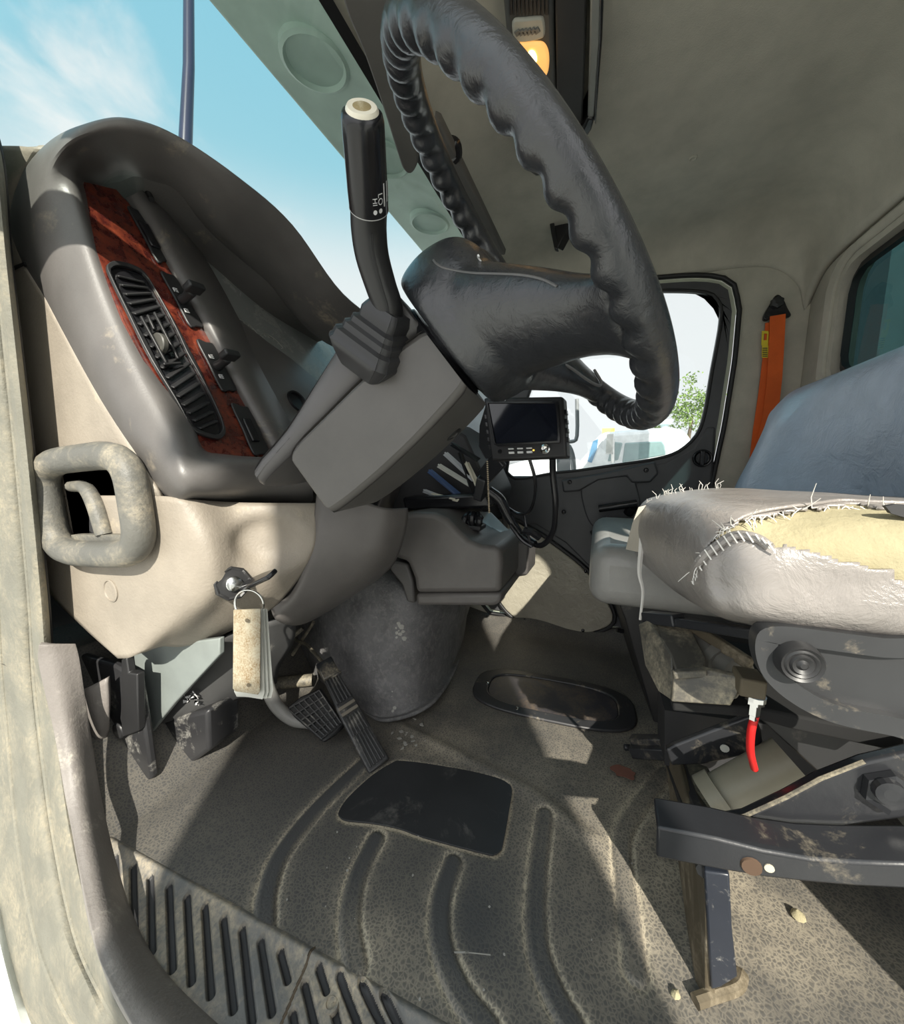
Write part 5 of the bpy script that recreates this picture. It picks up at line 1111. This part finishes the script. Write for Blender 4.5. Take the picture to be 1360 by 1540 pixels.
build('glow', ([tuple(q) for q in [bb+V(-.004, 0, -.004)]+[P(800+8*math.cos(a)*(1-.45*max(0, math.sin(a))), 90+15*math.sin(a), Z=ZO-.0072) for a in np.linspace(0, 2*math.pi, 20, endpoint=False)]], [(0, 1+k, 1+(k+1) % 20) for k in range(20)]), M['bulb'], lit)
# sun visors and header fittings
sv = tag(build('sun_visor', prism([Vector(q) for q in spline([P(a, b, Z=1.565) for a, b in ((512, -40), (522, 20), (545, 75), (575, 160), (598, 232), (606, 254), (616, 262), (625, 254), (628, 232), (612, 150), (590, 60), (582, -20), (560, -80))], 4, True)], (0, -.004, .018)), mat('visor grey', (.10, .095, .088), .75), bevel=.005), 'dark grey driver sun visor with rounded end under the windshield header', 'sun visor')
sv2 = thing('sun_visor', 'passenger sun visor seen edge on beyond the steering wheel rim', 'sun visor', tuple(P(700, 260, Z=1.57)))
build('flap', prism([P(a, b, Z=1.57) for a, b in ((652, 180), (662, 186), (700, 262), (760, 384), (740, 384), (690, 290))], (0, -.004, .02)), mat('visor grey', (0, 0, 0)), sv2, bevel=.004)
build('clip', [tube([P(676, 212, Z=1.60), P(686, 216, Z=1.59), P(688, 232, Z=1.58), P(682, 240, Z=1.575)], .012, 8, 4)], M['black'], sv2)
coat = tag(build('header_pocket', [prism([P(a, b, X=1.62) for a, b in ((826, 312), (838, 296), (856, 320), (852, 348), (838, 374), (832, 350))], (.03, -.02, 0)), prism([P(a, b, X=1.60) for a, b in ((823, 310), (830, 306), (836, 352), (840, 376), (834, 374), (829, 350))], (.02, 0, 0))], M['black'], bevel=.004), 'black slotted fitting on the headliner below the wheel rim', 'fitting')
# ================================================================ OUTSIDE
gnd = struct(build('ground', boxb(-30, 60, -30, 40, -1.35, -1.25), M['concrete'], smooth=False), 'pale concrete yard around the truck', 'ground')
XT = 7.0
trk = thing('parked_truck', 'white parked truck seen through the passenger window', 'truck', tuple(V(XT, P(930, 690, X=XT).y, -1.25)))
T_ = lambda l: pixo(l, X=XT)
build('cab', prism(T_([(862, 800), (866, 700), (884, 680), (898, 658), (906, 650), (1010, 642), (1030, 646), (1040, 660), (1046, 800)]), (2.2, 0, 0)), M['white'], trk, bevel=.08, seg=3)
build('hood', prism(T_([(740, 800), (745, 705), (790, 692), (866, 690), (870, 800)]), (2.0, 0, 0)), M['white'], trk, bevel=.10, seg=3)
build('door_window', prism([p-V(.02, 0, 0) for p in T_([(940, 666), (996, 663), (1000, 670), (1002, 684), (936, 696)])], (.05, 0, 0)), M['tglass'], trk, bevel=.02)
build('vent_window', prism([p-V(.02, 0, 0) for p in T_([(914, 694), (922, 664), (937, 666), (930, 692)])], (.05, 0, 0)), M['tglass'], trk, bevel=.02)
build('windshield', prism([p-V(.02, 0, 0) for p in T_([(884, 694), (892, 664), (900, 660), (898, 676), (890, 696)])], (.05, 0, 0)), mat('blue truck glass', (.10, .25, .42), .15), trk)
build('mirror', [tube([P(922, 660, X=XT-.15), P(922, 696, X=XT-.15)], .03, 8), box(P(917, 668, X=XT-.18), .05, .05, .16)], M['chrome'], trk)
build('marker_lamp', box(P(915, 649, X=XT+.3), .08, .10, .05), M['amber'], trk)
build('light_bar', [boxb(XT+.4, XT+.6, P(1010, 640, X=XT+.5).y, P(972, 640, X=XT+.5).y, P(990, 637, X=XT+.5).z-.02, P(990, 632, X=XT+.5).z), tube([P(1000, 644, X=XT+.5), P(1000, 632, X=XT+.5)], .06, 8)], mat('pale light bar', (.55, .66, .68), .3), trk)
trk2 = tag(build('passenger_mirror', [tube([P(868, 600, X=2.6), P(868, 655, X=2.6), P(860, 664, X=2.6), P(842, 664, X=2.6)], .012, 8, 3), tube([P(846, 668, X=2.6), P(856, 672, X=2.6), P(862, 690, X=2.6), P(863, 712, X=2.6)], .016, 8, 3), prism(pixo([(836, 668), (852, 672), (858, 690), (858, 714), (838, 716)], X=2.62), (.05, 0, 0))], mat('mirror arm', (.30, .31, .33), .4)), 'looped door mirror arm outside the passenger window', 'mirror')
def tree(loc, h, r, n, label, seed):
    t = thing('tree', label, 'tree', loc); r_ = random.Random(seed); L0 = Vector(loc)
    build('trunk', tube([L0, L0+V(.1, .1, h*.5), L0+V(0, .0, h*.85)], [h*.03, h*.022, h*.01], 8, 3), M['bark'], t)
    v = []; f = []
    cl = [V(r_.gauss(0, .5), r_.gauss(0, .5), r_.gauss(0, .55))*r for _ in range(26)]
    for k in range(n):
        c0 = r_.choice(cl); p = L0+V(0, 0, h-r*.4)+c0+V(r_.gauss(0, 1), r_.gauss(0, 1), r_.gauss(0, 1))*r*.17
        a = V(r_.gauss(0, 1), r_.gauss(0, 1), r_.gauss(0, 1)).normalized(); b = a.cross(V(r_.gauss(0, 1), r_.gauss(0, 1), r_.gauss(0, 1))).normalized(); s = r*r_.uniform(.05, .09); i = len(v)
        v += [tuple(p-a*s), tuple(p+b*s*.55), tuple(p+a*s), tuple(p-b*s*.55)]; f.append((i, i+1, i+2, i+3))
    build('foliage', (v, f), M['leaf'], t, smooth=False)
t1 = P(1042, 625, X=24); tree((t1.x, t1.y, -1.25), P(1045, 600, X=24).z+1.25, 1.15, 1500, 'green leafy tree at the right edge of the passenger window', 1)
t2 = P(990, 636, X=26); tree((t2.x, t2.y, -1.25), P(990, 634, X=26).z+1.25, .8, 900, 'low green tree top behind the white parked truck', 2)
bx = thing('truck_body', 'blue green truck body panel close behind the rear window', 'truck body', (1.2, -1.5, -.6))
build('panel', boxb(-.2, 5.5, -1.55, -1.45, -1.2, 3.2), M['teal'], bx)
wv = P(1341, 470, Y=-1.44); build('post', boxb(wv.x-1.2, wv.x, -1.46, -1.40, -1.2, 3.2), M['lightteal'], bx, bevel=.01)
pil = thing('shade_pillar', 'square concrete yard pillar standing outside on the driver side', 'pillar', (-1.92, -1.07, -1.25))  # added out of view, shaped to cast the viewer's body shadow into the cab
pr_ = Matrix.Rotation(math.atan2(-.468, -.884), 3, 'Z')
def pbox(d, w0, w1, z0, z1):
    c_ = V(-1.945, -1.03, 0)+V(-.468, .884, 0)*((w0+w1)/2); return box((c_.x, c_.y, (z0+z1)/2), pr_ @ V(d, 0, 0), pr_ @ V(0, (w1-w0)/2, 0), V(0, 0, (z1-z0)/2))
build('shaft', pbox(.30, -.40, .30, -1.25, 3.1), M['concrete'], pil, bevel=.03)
build('cap', pbox(.32, -.41, .45, 3.1, 4.0), M['concrete'], pil, bevel=.03)  # added block, widened to shade the dash hood
build('low_shade_wing', pbox(.14, .28, .52, -1.25, 2.35), M['concrete'], pil, bevel=.02)  # added block widening the cast shadow low down
# ================================================================ LIGHT, SKY, CAMERA
sun = bpy.data.lights.new('sun', 'SUN'); sun.energy = SUN_E; sun.angle = math.radians(.6); sun.color = (1, .95, .84)
so_ = bpy.data.objects.new('sun', sun); C.objects.link(so_); so_.location = (-3, 1, 6)
so_.rotation_euler = Vector(TO_SUN).to_track_quat('Z', 'Y').to_euler()
dl_ = bpy.data.lights.new('dome_lamp_light', 'POINT'); dl_.energy = .05; dl_.color = (1, .62, .28); dl_.shadow_soft_size = .03
do_ = bpy.data.objects.new('dome_lamp_light', dl_); C.objects.link(do_); do_.location = bb+V(0, 0, -.05)
wd = bpy.data.worlds.new('sky'); S.world = wd; wd.use_nodes = True; nt = wd.node_tree; N = nt.nodes; L = nt.links; bg = N['Background']
tc = N.new('ShaderNodeTexCoord'); sp = N.new('ShaderNodeSeparateXYZ'); L.new(tc.outputs['Generated'], sp.inputs[0])
def mth(op, a, b=None, c=None):
    n = N.new('ShaderNodeMath'); n.operation = op
    for i, q in enumerate((a, b, c)):
        if q is None: continue
        if isinstance(q, (int, float)): n.inputs[i].default_value = q
        else: L.new(q, n.inputs[i])
    return n.outputs[0]
def rng_(o, a, b, lo=0, hi=1):
    n = N.new('ShaderNodeMapRange'); n.interpolation_type = 'SMOOTHSTEP'; n.inputs[1].default_value = a; n.inputs[2].default_value = b; n.inputs[3].default_value = lo; n.inputs[4].default_value = hi; L.new(o, n.inputs[0]); return n.outputs[0]
def mixc(f, a, b):
    x = N.new('ShaderNodeMix'); x.data_type = 'RGBA'; L.new(f, x.inputs[0])
    for s, k in ((a, 6), (b, 7)):
        if isinstance(s, tuple): x.inputs[k].default_value = (*s, 1)
        else: L.new(s, x.inputs[k])
    return x.outputs[2]
elev = sp.outputs['Z']
blue = mixc(rng_(elev, .30, .75), SKY_LOW, SKY_HIGH)
nz = N.new('ShaderNodeTexNoise'); nz.inputs['Scale'].default_value = 3.2; nz.inputs['Detail'].default_value = 9; nz.inputs['Roughness'].default_value = .55; nz.inputs['Distortion'].default_value = .3
mp_ = N.new('ShaderNodeMapping'); mp_.inputs['Scale'].default_value = (1, 1, 1.8); mp_.inputs['Location'].default_value = CLOUD_LOC; L.new(tc.outputs['Generated'], mp_.inputs[0]); L.new(mp_.outputs[0], nz.inputs['Vector'])
cl_ = mth('ADD', rng_(nz.outputs[0], .50, .72), rng_(elev, .56, .36))
cl_ = mth('MINIMUM', cl_, 1.0)
skyc = mixc(cl_, blue, CLOUD)
sd = Vector(TO_SUN).normalized(); dt = N.new('ShaderNodeVectorMath'); dt.operation = 'DOT_PRODUCT'; L.new(tc.outputs['Generated'], dt.inputs[0]); dt.inputs[1].default_value = GLARE_DIR
gl_ = mth('POWER', mth('MAXIMUM', dt.outputs['Value'], 0), 1.6)
glc = mixc(gl_, skyc, GLARE)
grd = mixc(rng_(elev, -.02, .0), (.45, .44, .42), glc)
L.new(grd, bg.inputs[0]); bg.inputs[1].default_value = SKY_STR
cam = bpy.data.cameras.new('camera'); co__ = bpy.data.objects.new('camera', cam); C.objects.link(co__); S.camera = co__
cam.sensor_fit = 'HORIZONTAL'; cam.sensor_width = 36; cam.lens = F/1360*36; cam.clip_start = .02; cam.clip_end = 300
fw = V(math.cos(yaw)*cs, math.sin(yaw)*cs, -sn)
co__.location = EYE; co__.rotation_euler = fw.to_track_quat('-Z', 'Y').to_euler()
S.view_settings.view_transform = 'Standard'; S.view_settings.look = 'None'; S.view_settings.gamma = 1; S.view_settings.exposure = EXPO
S.cycles.max_bounces = 10; S.cycles.diffuse_bounces = 5; S.cycles.transparent_max_bounces = 16
S.cycles.sample_clamp_indirect = 6
try: S.cycles.use_denoising = True
except Exception: pass
